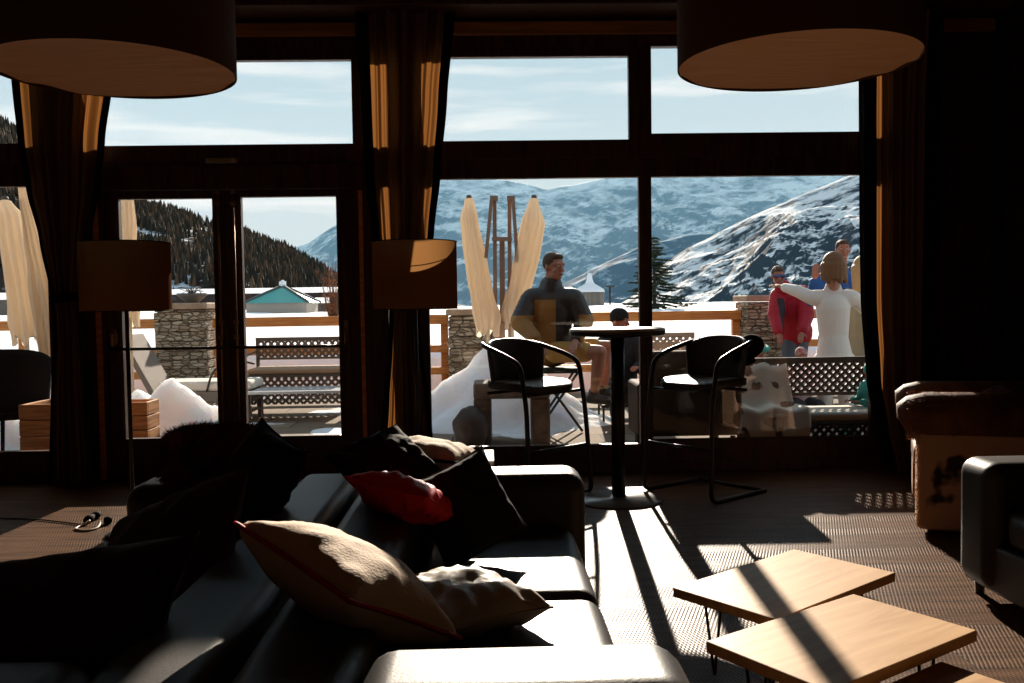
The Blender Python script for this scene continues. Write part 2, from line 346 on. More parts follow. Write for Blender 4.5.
# ================================================================ curtains
def curtain(label, rows, Y, folds, amp, seed, tie=None, tiew=.05, band=.115):
    rows = sorted(rows, reverse=True); e_ = empty('curtain', ((rows[-1][1]+rows[-1][2])/2, Y, 0)); org = e_.location.copy()
    wmax = max(r[2]-r[1] for r in rows)
    def edge(z):
        for a, b_ in zip(rows, rows[1:]):
            if a[0] >= z >= b_[0]:
                t = (a[0]-z)/(a[0]-b_[0]); t2 = t*t*(3-2*t)*.5+t*.5
                return a[1]+(b_[1]-a[1])*t2, a[2]+(b_[2]-a[2])*t2
        return rows[-1][1:3] if z < rows[-1][0] else rows[0][1:3]
    zt, zb = rows[0][0], rows[-1][0]
    def fn(u, v):
        z = zt+(zb-zt)*v; xl, xr = edge(z); wd = xr-xl; k = wd/wmax
        x = xl+wd*u+.012*math.sin(u*folds*4+seed)*k
        a = amp*(.55+.45*k)*min(1, (1-abs(2*u-1))*5+.25)
        ph = 2*math.pi*folds*u+seed+1.3*nz(u*3, v*1.5, seed)
        y = a*math.sin(ph)+.4*a*math.sin(ph*2.3+seed)+.015*nz(u*9, v*4, seed+5)
        return Vector((x, Y+y, z))-org
    bm = grid(folds*18, 70, fn, lambda u, v: 1 if (u < band or u > 1-band) else 0)
    obj('curtain_fabric', bm, [M['curtain'], M['curtain_edge']], e_)
    if tie:
        z, xl, xr = tie; bm = B(); n = 28; r1, r2 = (xr-xl)/2, amp*1.5
        for k_, dz in ((0,-tiew/2), (1,tiew/2)): pass
        rings = []
        for dz in (-tiew/2, tiew/2):
            rings.append([bm.verts.new(Vector(((xl+xr)/2+r1*math.cos(t), Y+r2*math.sin(t), z+dz+.01*math.cos(t)))-org) for t in [2*math.pi*j/n for j in range(n)]])
        for j in range(n): bm.faces.new((rings[0][j], rings[0][(j+1)%n], rings[1][(j+1)%n], rings[1][j]))
        o = obj('tieback', bm, M['curtain_edge'], e_, smooth=True); s = o.modifiers.new('s', 'SOLIDIFY'); s.thickness = .008
    tag(e_, label, 'curtain', None); return e_
def R(Y, *rows):
    out = []
    for py, x0, x1 in rows:
        a, b_ = at(x0, py, Y), at(x1, py, Y); out.append((max((a.z+b_.z)/2, .012), a.x, b_.x))
    return out
curtain('brown curtain with black edge bands tied back left of the glass double door', R(6.47, (12,-8,119),(80,10,114),(142,16,106),(187,24,101),(240,38,91),(298,51,82),(340,54,85),(400,50,91),(470,48,97),(487,47,98)), 6.47, 7, .045, 1.3, tie=(at(66,298,6.47).z, at(49,298,6.47).x, at(84,298,6.47).x), tiew=.06)
curtain('brown curtain with black edge bands on the post between double door and middle window', R(6.47, (12,356,455),(20,356,454),(100,361,447),(170,365,441),(235,372,434),(300,390,420),(345,389,421),(400,384,429),(440,381,433),(478,379,436)), 6.47, 6, .045, 4.1, tie=(at(405,303,6.47).z, at(389,303,6.47).x, at(421,303,6.47).x), tiew=.06)
curtain('brown curtain with black edge bands hanging at the right end of the windows', R(6.40, (12,857,946),(80,858,943),(200,858,942),(300,860,938),(380,866,934),(430,876,932),(474,888,930)), 6.40, 7, .045, 2.2, band=.19)
# ================================================================ outdoors: ground, mountains, trees
def terrain_mat(name, snow, rock, sc, thr, soft=.08, slopew=1.5, stretch=(1,1,1), zw=0.0, rock2=None):
    m = bpy.data.materials.new(name); m.use_nodes = True; nt = m.node_tree; L = nt.links.new; b = nt.nodes['Principled BSDF']
    b.inputs['Roughness'].default_value = .9; b.inputs['Specular IOR Level'].default_value = .1
    tc = nt.nodes.new('ShaderNodeTexCoord'); mp = nt.nodes.new('ShaderNodeMapping'); mp.inputs['Scale'].default_value = stretch; L(tc.outputs['Object'], mp.inputs[0])
    n = nt.nodes.new('ShaderNodeTexNoise'); n.inputs['Scale'].default_value = sc; n.inputs['Detail'].default_value = 10; n.inputs['Roughness'].default_value = .65; n.inputs['Distortion'].default_value = .5
    L(mp.outputs[0], n.inputs[0])
    g = nt.nodes.new('ShaderNodeNewGeometry'); s = nt.nodes.new('ShaderNodeSeparateXYZ'); L(g.outputs['True Normal'], s.inputs[0])
    ma = nt.nodes.new('ShaderNodeMath'); ma.operation = 'MULTIPLY_ADD'; ma.inputs[1].default_value = slopew; L(s.outputs[2], ma.inputs[0]); L(n.outputs[0], ma.inputs[2])
    r = nt.nodes.new('ShaderNodeValToRGB'); r.color_ramp.elements[0].position = .5-soft; r.color_ramp.elements[1].position = .5+soft
    sb = nt.nodes.new('ShaderNodeMath'); sb.operation = 'SUBTRACT'; sb.inputs[1].default_value = thr-.5; L(ma.outputs[0], sb.inputs[0]); L(sb.outputs[0], r.inputs[0])
    r.color_ramp.elements[1].color = (*snow, 1)
    r.color_ramp.elements[0].color = (*rock, 1)
    L(r.outputs[0], b.inputs['Base Color'])
    bp = nt.nodes.new('ShaderNodeBump'); bp.inputs['Strength'].default_value = .7; bp.inputs['Distance'].default_value = .12/sc
    L(n.outputs[0], bp.inputs['Height']); L(bp.outputs[0], b.inputs['Normal'])
    return m
def interp(tab, x):
    if x <= tab[0][0]: return tab[0][1]
    for (a, va), (b_, vb) in zip(tab, tab[1:]):
        if x <= b_: t = (x-a)/(b_-a); return va+(vb-va)*t
    return tab[-1][1]
def ridged(x, y, s, o=5, seed=0):
    v = 0; a = 1; f = s
    for k in range(o):
        v += a*(1-abs(noise.noise(Vector((x*f, y*f, seed+k*7.1))))*2); a *= .5; f *= 2.05
    return v/2-.5
def range_mesh(y0, y1, x0, x1, crest, nx, ny, rough, base, seed, wl, prof=1.2, back=.35):
    """crest: table of (pixel x, pixel y) of the skyline; the ridge stands at 60% of the depth"""
    yc = y0+(y1-y0)*(1-back)
    tab = []
    for px, py in crest: p = at(px, py, yc); tab.append((p.x, p.z))
    def fn(u, v):
        y = y0+(y1-y0)*v; t = v/(1-back) if v < 1-back else 1-(v-(1-back))/back*.5
        x = (x0+(x1-x0)*u)*(.55+.45*y/yc)
        xx = x*yc/y; h = interp(tab, xx)
        k = t**prof
        h2 = base+(h-base)*k+rough*ridged(x, y, 1/wl, 6, seed)*math.sin(math.pi*min(t, 1)**.8*.92+.12)*1.0
        return Vector((x, y, h2))
    return grid(nx, ny, fn)
# distant snowy range
mt_far = terrain_mat('far_mountain_snow_and_rock', (.80,.86,.92), (.12,.18,.23), .0055, 1.12, .12, .75, (1,1,1.6))  # snow and rock colours carry a painted haze blue
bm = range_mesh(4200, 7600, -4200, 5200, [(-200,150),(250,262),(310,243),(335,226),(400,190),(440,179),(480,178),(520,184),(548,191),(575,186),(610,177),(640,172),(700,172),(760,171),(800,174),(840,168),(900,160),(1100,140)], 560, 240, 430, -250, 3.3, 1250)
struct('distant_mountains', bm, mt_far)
# mid ridge with forest, haze blue tinted into its colours
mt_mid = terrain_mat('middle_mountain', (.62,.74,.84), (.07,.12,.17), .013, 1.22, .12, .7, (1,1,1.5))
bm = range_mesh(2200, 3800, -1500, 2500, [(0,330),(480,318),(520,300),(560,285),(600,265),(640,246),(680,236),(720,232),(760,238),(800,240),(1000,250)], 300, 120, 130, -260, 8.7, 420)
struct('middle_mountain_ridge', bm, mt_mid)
# near slope on the right with forest and snowy glades
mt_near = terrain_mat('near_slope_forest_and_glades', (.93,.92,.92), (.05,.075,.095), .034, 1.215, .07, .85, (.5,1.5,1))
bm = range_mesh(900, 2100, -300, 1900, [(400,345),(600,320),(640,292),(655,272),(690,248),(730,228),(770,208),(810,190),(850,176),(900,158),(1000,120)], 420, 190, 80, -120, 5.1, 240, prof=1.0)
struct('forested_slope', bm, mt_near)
# snow field
def sf(u, v):
    y = 12.9+110*v**2.2; x = (-26+58*u)*(.5+.5*y/12.9)
    bk = min(1, max(0, (y-13.0-.25*nz(x, 0, 3, .7))/.45)); bk = bk*bk*(3-2*bk)
    z = -.42+bk*(.95+.12*nz(x, 1, 9, .35))+.45*v+.10*fbm(x, y, 0, .35, 4)*min(1, v*8)
    return Vector((x, y, z))
bm = grid(260, 110, sf); struct('snow_field', bm, M['snow'])
# terrace paving
pm = bpy.data.materials.new('stone_paving'); pm.use_nodes = True; nt = pm.node_tree; L = nt.links.new; b = nt.nodes['Principled BSDF']; b.inputs['Roughness'].default_value = .9; b.inputs['Specular IOR Level'].default_value = .1
tc = nt.nodes.new('ShaderNodeTexCoord'); br = nt.nodes.new('ShaderNodeTexBrick'); br.inputs['Scale'].default_value = 1; br.inputs['Brick Width'].default_value = .7; br.inputs['Row Height'].default_value = .45; br.inputs['Mortar Size'].default_value = .012
br.inputs['Color1'].default_value = (.17,.125,.085,1); br.inputs['Color2'].default_value = (.25,.19,.14,1); br.inputs['Mortar'].default_value = (.07,.055,.04,1); L(tc.outputs['Object'], br.inputs[0])
n = nt.nodes.new('ShaderNodeTexNoise'); n.inputs['Scale'].default_value = .9; n.inputs['Detail'].default_value = 8; L(tc.outputs['Object'], n.inputs[0])
r = nt.nodes.new('ShaderNodeValToRGB'); r.color_ramp.elements[0].position = .60; r.color_ramp.elements[1].position = .63; L(n.outputs[0], r.inputs[0])
m2 = nt.nodes.new('ShaderNodeMixRGB'); m2.inputs[2].default_value = (.8,.8,.82,1); L(r.outputs[0], m2.inputs[0]); L(br.outputs[0], m2.inputs[1]); L(m2.outputs[0], b.inputs['Base Color'])
bm = B(); box(bm, -9, 9, Y1, 12.9, -.45, 0); struct('terrace_paving', bm, pm)

# ---- forest hill at the left: ground plus countless trees
def hill_z(px_py, yc): return
HY0, HY1 = 620, 1500
crest = [(-300,40),(0,120),(60,160),(100,186),(137,203),(160,207),(185,213),(212,223),(243,232),(270,242),(290,250),(320,268),(340,281),(380,292),(420,300),(520,312),(700,330)]
def hillh(x, y):
    yc = HY0+(HY1-HY0)*.65; t = (y-HY0)/(HY1-HY0)/.65; t = t if t < 1 else 1-(t-1)*.5
    px = 512+(x*yc/y/yc+.0)*F-F*.026; h = interp(crest_w, x*yc/y); return -2+(h+2)*max(0, t)**.9
yc = HY0+(HY1-HY0)*.65; crest_w = [(at(px, py, yc).x, at(px, py, yc).z) for px, py in crest]
def hf(u, v):
    y = HY0+(HY1-HY0)*v; x = (-1000+1120*u); return Vector((x, y, hillh(x, y)+6*fbm(x, y, 0, .008, 4)-3))
bm = grid(120, 60, hf); struct('hillside', bm, terrain_mat('hill_ground', (.8,.82,.86), (.05,.035,.026), .03, 1.42, .04, .9))
rnd = random.Random(3); bm = B(); bm2 = B(); cnt = 0
for k in range(26000):
    v = rnd.random()**.8*.70; u = rnd.random(); p = hf(u, v)
    # snowy clearing
    px = 512+F*(p.x/p.y-.026)
    if px < -60 or px > 430: continue
    cl = fbm(p.x, p.y, 0, .005, 3)
    if cl > .34: continue
    if abs(px-(183+ (p.z)*.25)) < 9+6*nz(p.z, 0, 0, .2) and rnd.random() < .75 and v > .25: continue
    h = rnd.uniform(8, 15); r = h*rnd.uniform(.14, .22); n = 5
    tgt = bm if rnd.random() < .7 else bm2
    top = tgt.verts.new(p+Vector((rnd.uniform(-.3,.3), 0, h))); a0 = rnd.random()*6
    ring = [tgt.verts.new(p+Vector((r*math.cos(a0+2*math.pi*j/n), r*math.sin(a0+2*math.pi*j/n), h*.12*rnd.uniform(.3,1.6)))) for j in range(n)]
    for j in range(n): tgt.faces.new((top, ring[j], ring[(j+1) % n]))
tag(obj('conifer_forest', bm, mat('conifer_dark', (.045,.04,.03), .9, .1)), 'dark conifer forest covering the hill seen through the double door', 'forest', kind='stuff')
tag(obj('larch_forest', bm2, mat('larch_brown', (.13,.075,.045), .9, .1)), 'brown bare larch trees mixed into the dark forest on the hill', 'forest', kind='stuff')

# haze filling the valley between the snow field and the mountains
hz = bpy.data.materials.new('valley_haze'); hz.use_nodes = True; nt = hz.node_tree; nt.nodes.clear()
o_ = nt.nodes.new('ShaderNodeOutputMaterial'); vs = nt.nodes.new('ShaderNodeVolumeScatter'); vs.inputs['Color'].default_value = (.28,.64,1,1); vs.inputs['Density'].default_value = .000065; vs.inputs['Anisotropy'].default_value = .0
nt.links.new(vs.outputs[0], o_.inputs['Volume'])
bm = B(); box(bm, -6000, 6500, 1600, 7700, -400, 1500); tag(obj('valley_haze', bm, hz), 'thin bluish haze filling the valley in front of the snowy mountains', 'haze', kind='stuff')
# ================================================================ lamps
def pendant(px_c, X, Y, Rr, zb, label):
    e_ = empty('pendant_lamp', (X, Y, zb)); n = 72
    bm = B(); lathe(bm, [(Rr-.004, .012), (Rr-.004, .62), (Rr, .62), (Rr, 0), (Rr-.004, 0), (Rr-.004, .012)], n, cap=False); obj('lamp_shade', bm, M['shade_big'], e_)
    bm = B(); rnd = random.Random(int(X*10)+5)
    rings = []; N = 14
    for i in range(N+1):
        r = (Rr-.006)*i/N; ring = []
        for j in range(n):
            t = 2*math.pi*j/n; wv = .004*(i/N)**3*math.sin(9*t+3*math.sin(2*t))+.003*(i/N)*nz(r*3*math.cos(t), r*3*math.sin(t), X)
            ring.append(bm.verts.new((r*math.cos(t), r*math.sin(t), .006+.012*(1-(i/N)**2)*0+wv)) if i else None)
        rings.append(ring)
    c = bm.verts.new((0, 0, .006))
    for j in range(n): bm.faces.new((c, rings[1][(j+1) % n], rings[1][j])).smooth = True
    for a, b_ in zip(rings[1:], rings[2:]):
        for j in range(n): bm.faces.new((a[j], a[(j+1) % n], b_[(j+1) % n], b_[j])).smooth = True
    obj('diffuser', bm, M['diffuser'], e_)
    bm = B(); tube(bm, [(0,0,.6),(0,0,3.75-zb-.03)], .006, 8); obj('cord', bm, M['black_metal'], e_)
    bm = B(); lathe(bm, [(.0,3.75-zb-.03),(.06,3.75-zb-.03),(.06,3.75-zb),(0,3.75-zb)], 24, cap=False); obj('ceiling_rose', bm, M['black_metal'], e_)
    bm = B()
    for k in range(3):
        a = 2*math.pi*k/3; tube(bm, [(0,0,.6),(math.cos(a)*(Rr-.003), math.sin(a)*(Rr-.003), .6)], .004, 6)
    obj('shade_spider', bm, M['black_metal'], e_)
    tag(e_, label, 'pendant lamp', 'drum pendant lamps')
pendant(0, -1.251, 3.118, .397, H+.8, 'large brown drum pendant lamp hanging at the upper left')
pendant(0, 1.066, 3.079, .401, H+.8, 'large brown drum pendant lamp hanging at the upper right')
def floor_lamp(c, Rr, z0, z1, label):
    e_ = empty('floor_lamp', (c.x, c.y, 0))
    bm = B(); lathe(bm, [(Rr, z0), (Rr, z1)], 56, cap=False); obj('lamp_shade', bm, M['shade'], e_)
    for z in (z0, z1):
        bm = B(); tube(bm, [(Rr*math.cos(t), Rr*math.sin(t), z) for t in [2*math.pi*j/48 for j in range(48)]], .003, 6, closed=True); obj('shade_rim', bm, M['curtain_edge'], e_)
    bm = B(); tube(bm, [(0,0,.02),(0,0,z1-.06)], .0115, 12); obj('pole', bm, M['black_metal'], e_)
    bm = B()
    for k in range(3):
        a = 2*math.pi*k/3+.4; tube(bm, [(0,0,z1-.06),(math.cos(a)*Rr, math.sin(a)*Rr, z1-.01)], .003, 6)
    obj('shade_spider', bm, M['black_metal'], e_)
    bm = B(); lathe(bm, [(0,0),(.15,0),(.15,.012),(.13,.02),(.015,.026),(0,.026)], 40, cap=False); obj('base', bm, M['black_metal'], e_)
    bm = B(); lathe(bm, [(0,z0+.12),(.012,z0+.12),(.03,z0+.16),(.034,z0+.2),(.02,z0+.235),(0,z0+.24)], 20, cap=False); obj('light_bulb', bm, mat('frosted_bulb', (.7,.65,.58), .4), e_)
    tag(e_, label, 'floor lamp', 'floor lamps with taupe drum shades')
p = at(125.5, 277, 5.05); floor_lamp(p, .238, at(126,311,5.05).z, at(126,243,5.05).z, 'floor lamp with taupe drum shade in front of the left double door leaf')
p = at(415, 277, 5.5); floor_lamp(p, .256, at(415,309,5.5).z, at(415,242,5.5).z, 'floor lamp before the middle curtain, sun patch on its taupe shade')

# ================================================================ bar table and stools
TX, TY = .816, 5.685
e_ = empty('bar_table', (TX, TY, 0))
bm = B(); lathe(bm, [(0,1.053),(.285,1.053),(.299,1.060),(.303,1.072),(.303,1.083)], 64, cap=False, mi=0); lathe(bm, [(.303,1.083),(.300,1.094),(.288,1.10),(0,1.10)], 64, cap=False, mi=1); obj('tabletop', bm, [M['black_metal'], mat('sun_glare_top', (.50,.46,.42), .45, .5)], e_)  # pale upper face and edge paint sun glare onto the black top
bm = B(); tube(bm, [(0,0,.02),(0,0,1.058)], .044, 28); obj('post', bm, M['black_metal'], e_)
bm = B(); lathe(bm, [(0,0),(.275,0),(.278,.004),(.274,.012),(.06,.018),(.05,.03),(0,.03)], 56, cap=False); obj('base_disc', bm, mat('satin_metal_base', (.20,.20,.21), .28, .5, metal=.7), e_)
bm = B(); lathe(bm, [(0,1.04),(.11,1.04),(.11,1.058),(0,1.058)], 28, cap=False); obj('mounting_plate', bm, M['black_metal'], e_)
tag(e_, 'round black bar table standing at the window between two bar stools', 'bar table')
def stool(loc, face, label, w=.53, dp=.50):
    """faces local +y"""
    rz = math.atan2(face[1], face[0])-math.pi/2
    e_ = empty('bar_stool', (loc[0], loc[1], 0), rz); m = M['black_metal']; hw, hd = w/2, dp/2
    for s in (-1, 1):
        # side loop: arm - front leg - floor runner - back leg
        bm = B()
        pts = [(s*(hw-.06), -hd+.02, 1.0), (s*(hw-.02), -hd+.10, .985), (s*hw, .07, .93), (s*hw, hd-.05, .88), (s*hw, hd, .60), (s*(hw+.02), hd+.04, .013), (s*(hw+.01), -hd-.02, .013)]
        tube(bm, round_path(pts, .07, 6), .0155, 12); obj('side_frame', bm, m, e_)
    bm = B(); tube(bm, [(-hw, hd+.015, .335), (hw, hd+.015, .335)], .011, 10); obj('footrest', bm, m, e_)
    bm = B(); tube(bm, [(-hw-.01, -hd-.015, .013), (hw+.01, -hd-.015, .013)], .011, 10); obj('floor_bar', bm, m, e_)
    bm = B(); tube(bm, [(-hw+.05, -hd+.09, .68), (hw-.05, -hd+.09, .68)], .011, 10); tube(bm, [(-hw, hd-.03, .69), (hw, hd-.03, .69)], .011, 10); obj('seat_rail', bm, m, e_)
    # seat
    def seat(u, v):
        x = (u-.5)*2; y = (v-.5)*2; R_ = .235
        k = 1/max(1e-6, (abs(x)**4+abs(y)**4)**.25)*max(abs(x), abs(y)) if (x or y) else 1
        return Vector((x*k*R_, y*k*R_+.015, .765-.012*(1-x*x)*(1-y*y)-(.03*max(0, y)**3)))
    bm = grid(16, 16, seat); o = obj('seat', bm, M['leather_smooth'], e_, smooth=True); sd = o.modifiers.new('s', 'SOLIDIFY'); sd.thickness = .055; sd.offset = -1; b_ = o.modifiers.new('b', 'BEVEL'); b_.width = .014; b_.segments = 3
    # wrap round back shell
    def back(u, v):
        a = (u-.5)*2*1.12; r = .235; z = .745+.285*v
        rr = r+.028*v; x = rr*math.sin(a)*1.06; y = -rr*math.cos(a)*.92+.0
        z2 = z-(.07*v)*abs((u-.5)*2)**3
        return Vector((x, y, z2))
    bm = grid(26, 8, back); o = obj('backrest', bm, M['leather_smooth'], e_, smooth=True); sd = o.modifiers.new('s', 'SOLIDIFY'); sd.thickness = .028; sd.offset = 0; b_ = o.modifiers.new('b', 'BEVEL'); b_.width = .008; b_.segments = 2
    tag(e_, label, 'bar stool', 'black bar stools at the bar table'); return e_
stool((1.42, 5.88), (-.80, -.60), 'black bar stool with wrap-round back right of the bar table')
stool((.262, 5.90), (.66, -.75), 'black bar stool with wrap-round back left of the bar table')
# dark round cap hung on the right stool's back corner
def cap_at(loc, label):
    e_ = empty('cap', loc)
    bm = B(); lathe(bm, [(.085,0),(.088,.02),(.08,.055),(.055,.085),(.02,.098),(.001,.10)], 28); obj('crown', bm, mat('black_felt', (.008,.007,.007), .95, .1), e_)
    def brim(u, v):
        a = (u-.5)*2.2; r = .08+.06*v*math.cos(a*.9); return Vector((r*math.sin(a), r*math.cos(a), .005-.015*v))
    o = obj('brim', grid(14, 4, brim), mat('black_felt_brim', (.008,.007,.007), .95, .1), e_, smooth=True); s = o.modifiers.new('s', 'SOLIDIFY'); s.thickness = .004
    tag(e_, label, 'cap'); return e_
c_ = cap_at(Vector((1.735, 5.875, .945)), 'black cap hung over the back corner of the right bar stool'); c_.rotation_euler = (-.9, .5, .6)

# ================================================================ coffee tables (three pale boards on hairpin legs)
pine = M['top_wood']
def board_table(Lp, Tp, Rp, z, label, th=.032):
    """Lp-Tp long edge, Tp-Rp short edge (floor plan points)"""
    Lp, Tp, Rp = Vector(Lp), Vector(Tp), Vector(Rp); a = (Tp-Lp); la = a.length; a.normalize(); n = Vector((a.y, -a.x)); wd = abs((Rp-Tp).dot(n))
    # split the small skew between both edges
    s = (Rp-Tp).normalized(); n2 = (n+s).normalized(); a2 = Vector((-n2.y, n2.x)); a2 = a2 if a2.dot(a) > 0 else -a2
    la *= .955; c = Tp-a2*la/2+n2*wd/2
    e_ = empty('coffee_table', (c.x, c.y, 0), math.atan2(a2.y, a2.x)); 
    bm = B(); box(bm, -la/2, la/2, -wd/2, wd/2, z-th, z); obj('tabletop', bm, pine, e_, bevel=.003)
    for sx in (-1, 1):
        for sy in (-1, 1):
            x, y = sx*(la/2-.10), sy*(wd/2-.09); bm = B()
            tube(bm, round_path([(x-.045, y, z-th), (x+.004, y, .006), (x+.045, y, z-th)], .02, 5), .005, 8)
            box(bm, x-.06, x+.06, y-.02, y+.02, z-th-.004, z-th)
            obj('hairpin_leg', bm, M['black_metal'], e_)
    tag(e_, label, 'coffee table', 'pale wooden coffee tables'); return e_
g2 = lambda x, y, z: tuple(gr(x, y, z)[:2])
board_table(g2(679.4,593.5,.31), g2(794,549,.31), g2(892,574.5,.31), .31, 'pale wooden coffee table with black hairpin legs, farthest of the three, nearest the window')
board_table(g2(712.9,649.3,.345), g2(853.5,593.8,.345), g2(972.8,632.9,.345), .345, 'pale wooden coffee table with hairpin legs, raised middle one of the three')
T3 = Vector(g2(941,661,.30)); d_ = (Vector(g2(853.5,593.8,.345))-Vector(g2(712.9,649.3,.345))).normalized(); r_ = (Vector(g2(972.8,632.9,.345))-Vector(g2(853.5,593.8,.345))).normalized()
board_table(T3-d_*.70, T3, T3+r_*.42, .30, 'pale wooden coffee table at the bottom right edge, mostly tucked under the middle one')

# ================================================================ sofas
def rbox(bm, x0, x1, y0, y1, z0, z1): box(bm, x0, x1, y0, y1, z0, z1)
def sofa(x0, face, y0, y1, label, depth=.86, arm_w=.27, arm_h=.60, back_h=.72, seat_h=.42, group=None, front_in=.05):
    """back plane at x0, seat opening towards face (+1/-1 along x)"""
    e_ = empty('sofa', (x0+face*depth/2, (y0+y1)/2, 0)); ex, ey = e_.location.x, e_.location.y; m = M['leather']
    def X(t): return x0+face*t-ex
    def bx(n, t0, t1, ya, yb, za, zb, bev, mm=m, sub=0):
        bm = B(); a, b_ = sorted((X(t0), X(t1))); box(bm, a, b_, ya-ey, yb-ey, za, zb); o = obj(n, bm, mm, e_, bevel=bev, seg=5, smooth=False)
        for p_ in o.data.polygons: p_.use_smooth = True
        wn = o.modifiers.new('wn', 'WEIGHTED_NORMAL'); return o
    bx('base_frame', .02, depth-.03, y0+.02, y1-.02, .06, .26, .02)
    bx('backrest', 0, .24, y0+.0, y1-.0, .08, back_h, .05)
    bx('armrest', .24, depth, y0, y0+arm_w, .06, arm_h, .07); bx('armrest', .24, depth, y1-arm_w, y1, .06, arm_h, .07)
    n = 2; ya, yb = y0+arm_w+.004, y1-arm_w-.004; w_ = (yb-ya)/n
    for i in range(n):
        def cush(u, v, i=i):
            return None
        bx('seat_cushion', .24, depth-front_in, ya+i*w_+.002, ya+(i+1)*w_-.002, .25, seat_h, .06)
    for sx in (.06, depth-.08):
        for yy in (y0+.06, y1-.06):
            bm = B(); tube(bm, [(X(sx), yy-ey, 0), (X(sx), yy-ey, .07)], [.018, .022], 12); obj('foot', bm, M['black_metal'], e_)
    tag(e_, label, 'sofa', group); return e_
sofa(-.49, 1, 1.48, 3.67, 'black leather sofa facing the coffee tables, its seat cushion sunlit', depth=.855, back_h=.60, arm_h=.61)
sofa(-.515, -1, 1.48, 3.62, 'black leather sofa with its back against the other one, facing left', depth=.86, back_h=.60, arm_h=.605)
sofa(2.80, -1, 1.75, 3.80, 'black leather sofa at the right edge facing the coffee tables', depth=.80, arm_h=.59, back_h=.64)

# ---- cushions
def pillow(name, c, normal, up, size, th, m, label, trim=None, seed=1, squash=1.0, group=None, wr=.012, cat='cushion'):
    n = Vector(normal).normalized(); u = Vector(up); u = (u-n*u.dot(n)).normalized(); r = u.cross(n)
    e_ = empty(name, c); N = 30; hw, hh = size[0]/2, size[1]/2
    def surf(s):
        def fn(a, b_):
            x = (a-.5)*2; y = (b_-.5)*2
            pin = 1-.085*(1-abs(y)**2)*abs(x)**3; pin2 = 1-.085*(1-abs(x)**2)*abs(y)**3
            px_, py_ = x*pin*hw, y*pin2*hh
            t = th/2*((1-x**2)*(1-y**2)+1e-6)**.42
            wv = wr*(nz(x*2.2, y*2.2, seed+s*3)+.6*nz(x*5+y*2, y*4, seed+9))*min(1, (1-max(abs(x), abs(y)))*6)
            # radiating creases from corners
            wv += wr*.5*math.sin(14*math.atan2(y, x)+seed)*min(1, (1-max(abs(x), abs(y)))*5)*max(abs(x), abs(y))**2
            return r*px_+u*py_+n*(s*(t)+wv)
        return fn
    bm = grid(N, N, surf(1)); bm2 = grid(N, N, surf(-1))
    me2 = bpy.data.meshes.new('tmp'); 
    for f in bm2.faces: f.normal_flip()
    bm2.to_mesh(me2); bm2.free(); bm.from_mesh(me2); bpy.data.meshes.remove(me2)
    bmesh.ops.remove_doubles(bm, verts=bm.verts, dist=.0015)
    for f in bm.faces: f.smooth = True
    obj('cushion_cover', bm, m, e_)
    # piping round the seam
    f0 = surf(0); K = 24; pts = [f0(k/K, 0) for k in range(K)]+[f0(1, k/K) for k in range(K)]+[f0(1-k/K, 1) for k in range(K)]+[f0(0, 1-k/K) for k in range(K)]
    bm = B(); tube(bm, pts, .0035 if trim is None else .006, 6, closed=True); p_ = obj('piping', bm, trim or m, e_, smooth=True)
    if trim is not None and 'red' in trim.name: p_['label'] = 'red piping'
    tag(e_, label, cat, group); return e_
black_f = mat('black_cushion_fabric', (.012,.010,.011), .85, .2, bump=.3, bscale=150)
maroon_f = mat('dark_maroon_fabric', (.030,.006,.007), .85, .2, bump=.3, bscale=120)
red_f = mat('red_satin_fabric', (.70,.012,.018), .5, .4, bump=.3, bscale=40)
beige_f = mat('beige_cushion_fabric', (.66,.52,.40), .8, .2, bump=.3, bscale=140)
grey_f = mat('silver_grey_satin', (.55,.47,.40), .45, .5, bump=.2, bscale=60)
red_t = mat('red_trim', (.45,.01,.02), .7)
pillow('cushion', at(350,582,2.04), (.48,.22,.85), (-.62,.60,.30), (.42,.40), .19, beige_f, 'beige cushion with red piping leaning on the sofa back beside the sunlit seat', trim=red_t, seed=3, wr=.008)
pillow('cushion', at(460,600,2.36), (.05,.0,1), (.75,.55,0), (.35,.35), .14, grey_f, 'shiny grey creased cushion lying flat on the sofa seat', seed=8, wr=.014)
pillow('cushion', at(428,457,3.42), (.10,.12,1), (.3,.9,0), (.36,.36), .15, beige_f, 'sunlit beige cushion with dark piping lying on the far sofa armrest', seed=5, trim=M['curtain_edge'], wr=.010)
pillow('cushion', at(386,466,3.16), (.15,-.55,.80), (-.55,.5,.45), (.31,.31), .13, black_f, 'black cushion with its corner pointing left, between beige and red cushions', seed=41)
pillow('cushion', at(404,498,2.86), (.30,.35,.88), (.35,.9,-.2), (.29,.29), .13, red_f, 'red satin cushion lying between the dark cushions on the sofa', seed=12)
pillow('cushion', at(466,508,2.98), (.30,-.80,.40), (-.42,.1,.9), (.32,.32), .15, black_f, 'black cushion standing on its corner at the far end of the sunlit sofa', seed=15)
pillow('cushion', at(262,474,3.02), (-.50,-.74,.35), (.50,.1,.85), (.27,.30), .19, black_f, 'black cushion with a pointed top corner leaning against the backs of the sofas', seed=21)
pillow('cushion', at(165,562,2.50), (-.45,-.55,.6), (.0,.6,.5), (.50,.46), .18, maroon_f, 'large dark maroon cushion on the left sofa next to its far armrest', seed=25)
pillow('cushion', at(40,650,1.88), (-.2,-.6,.75), (0,.6,.5), (.58,.50), .18, maroon_f, 'large dark maroon cushion at the bottom left corner', seed=28)
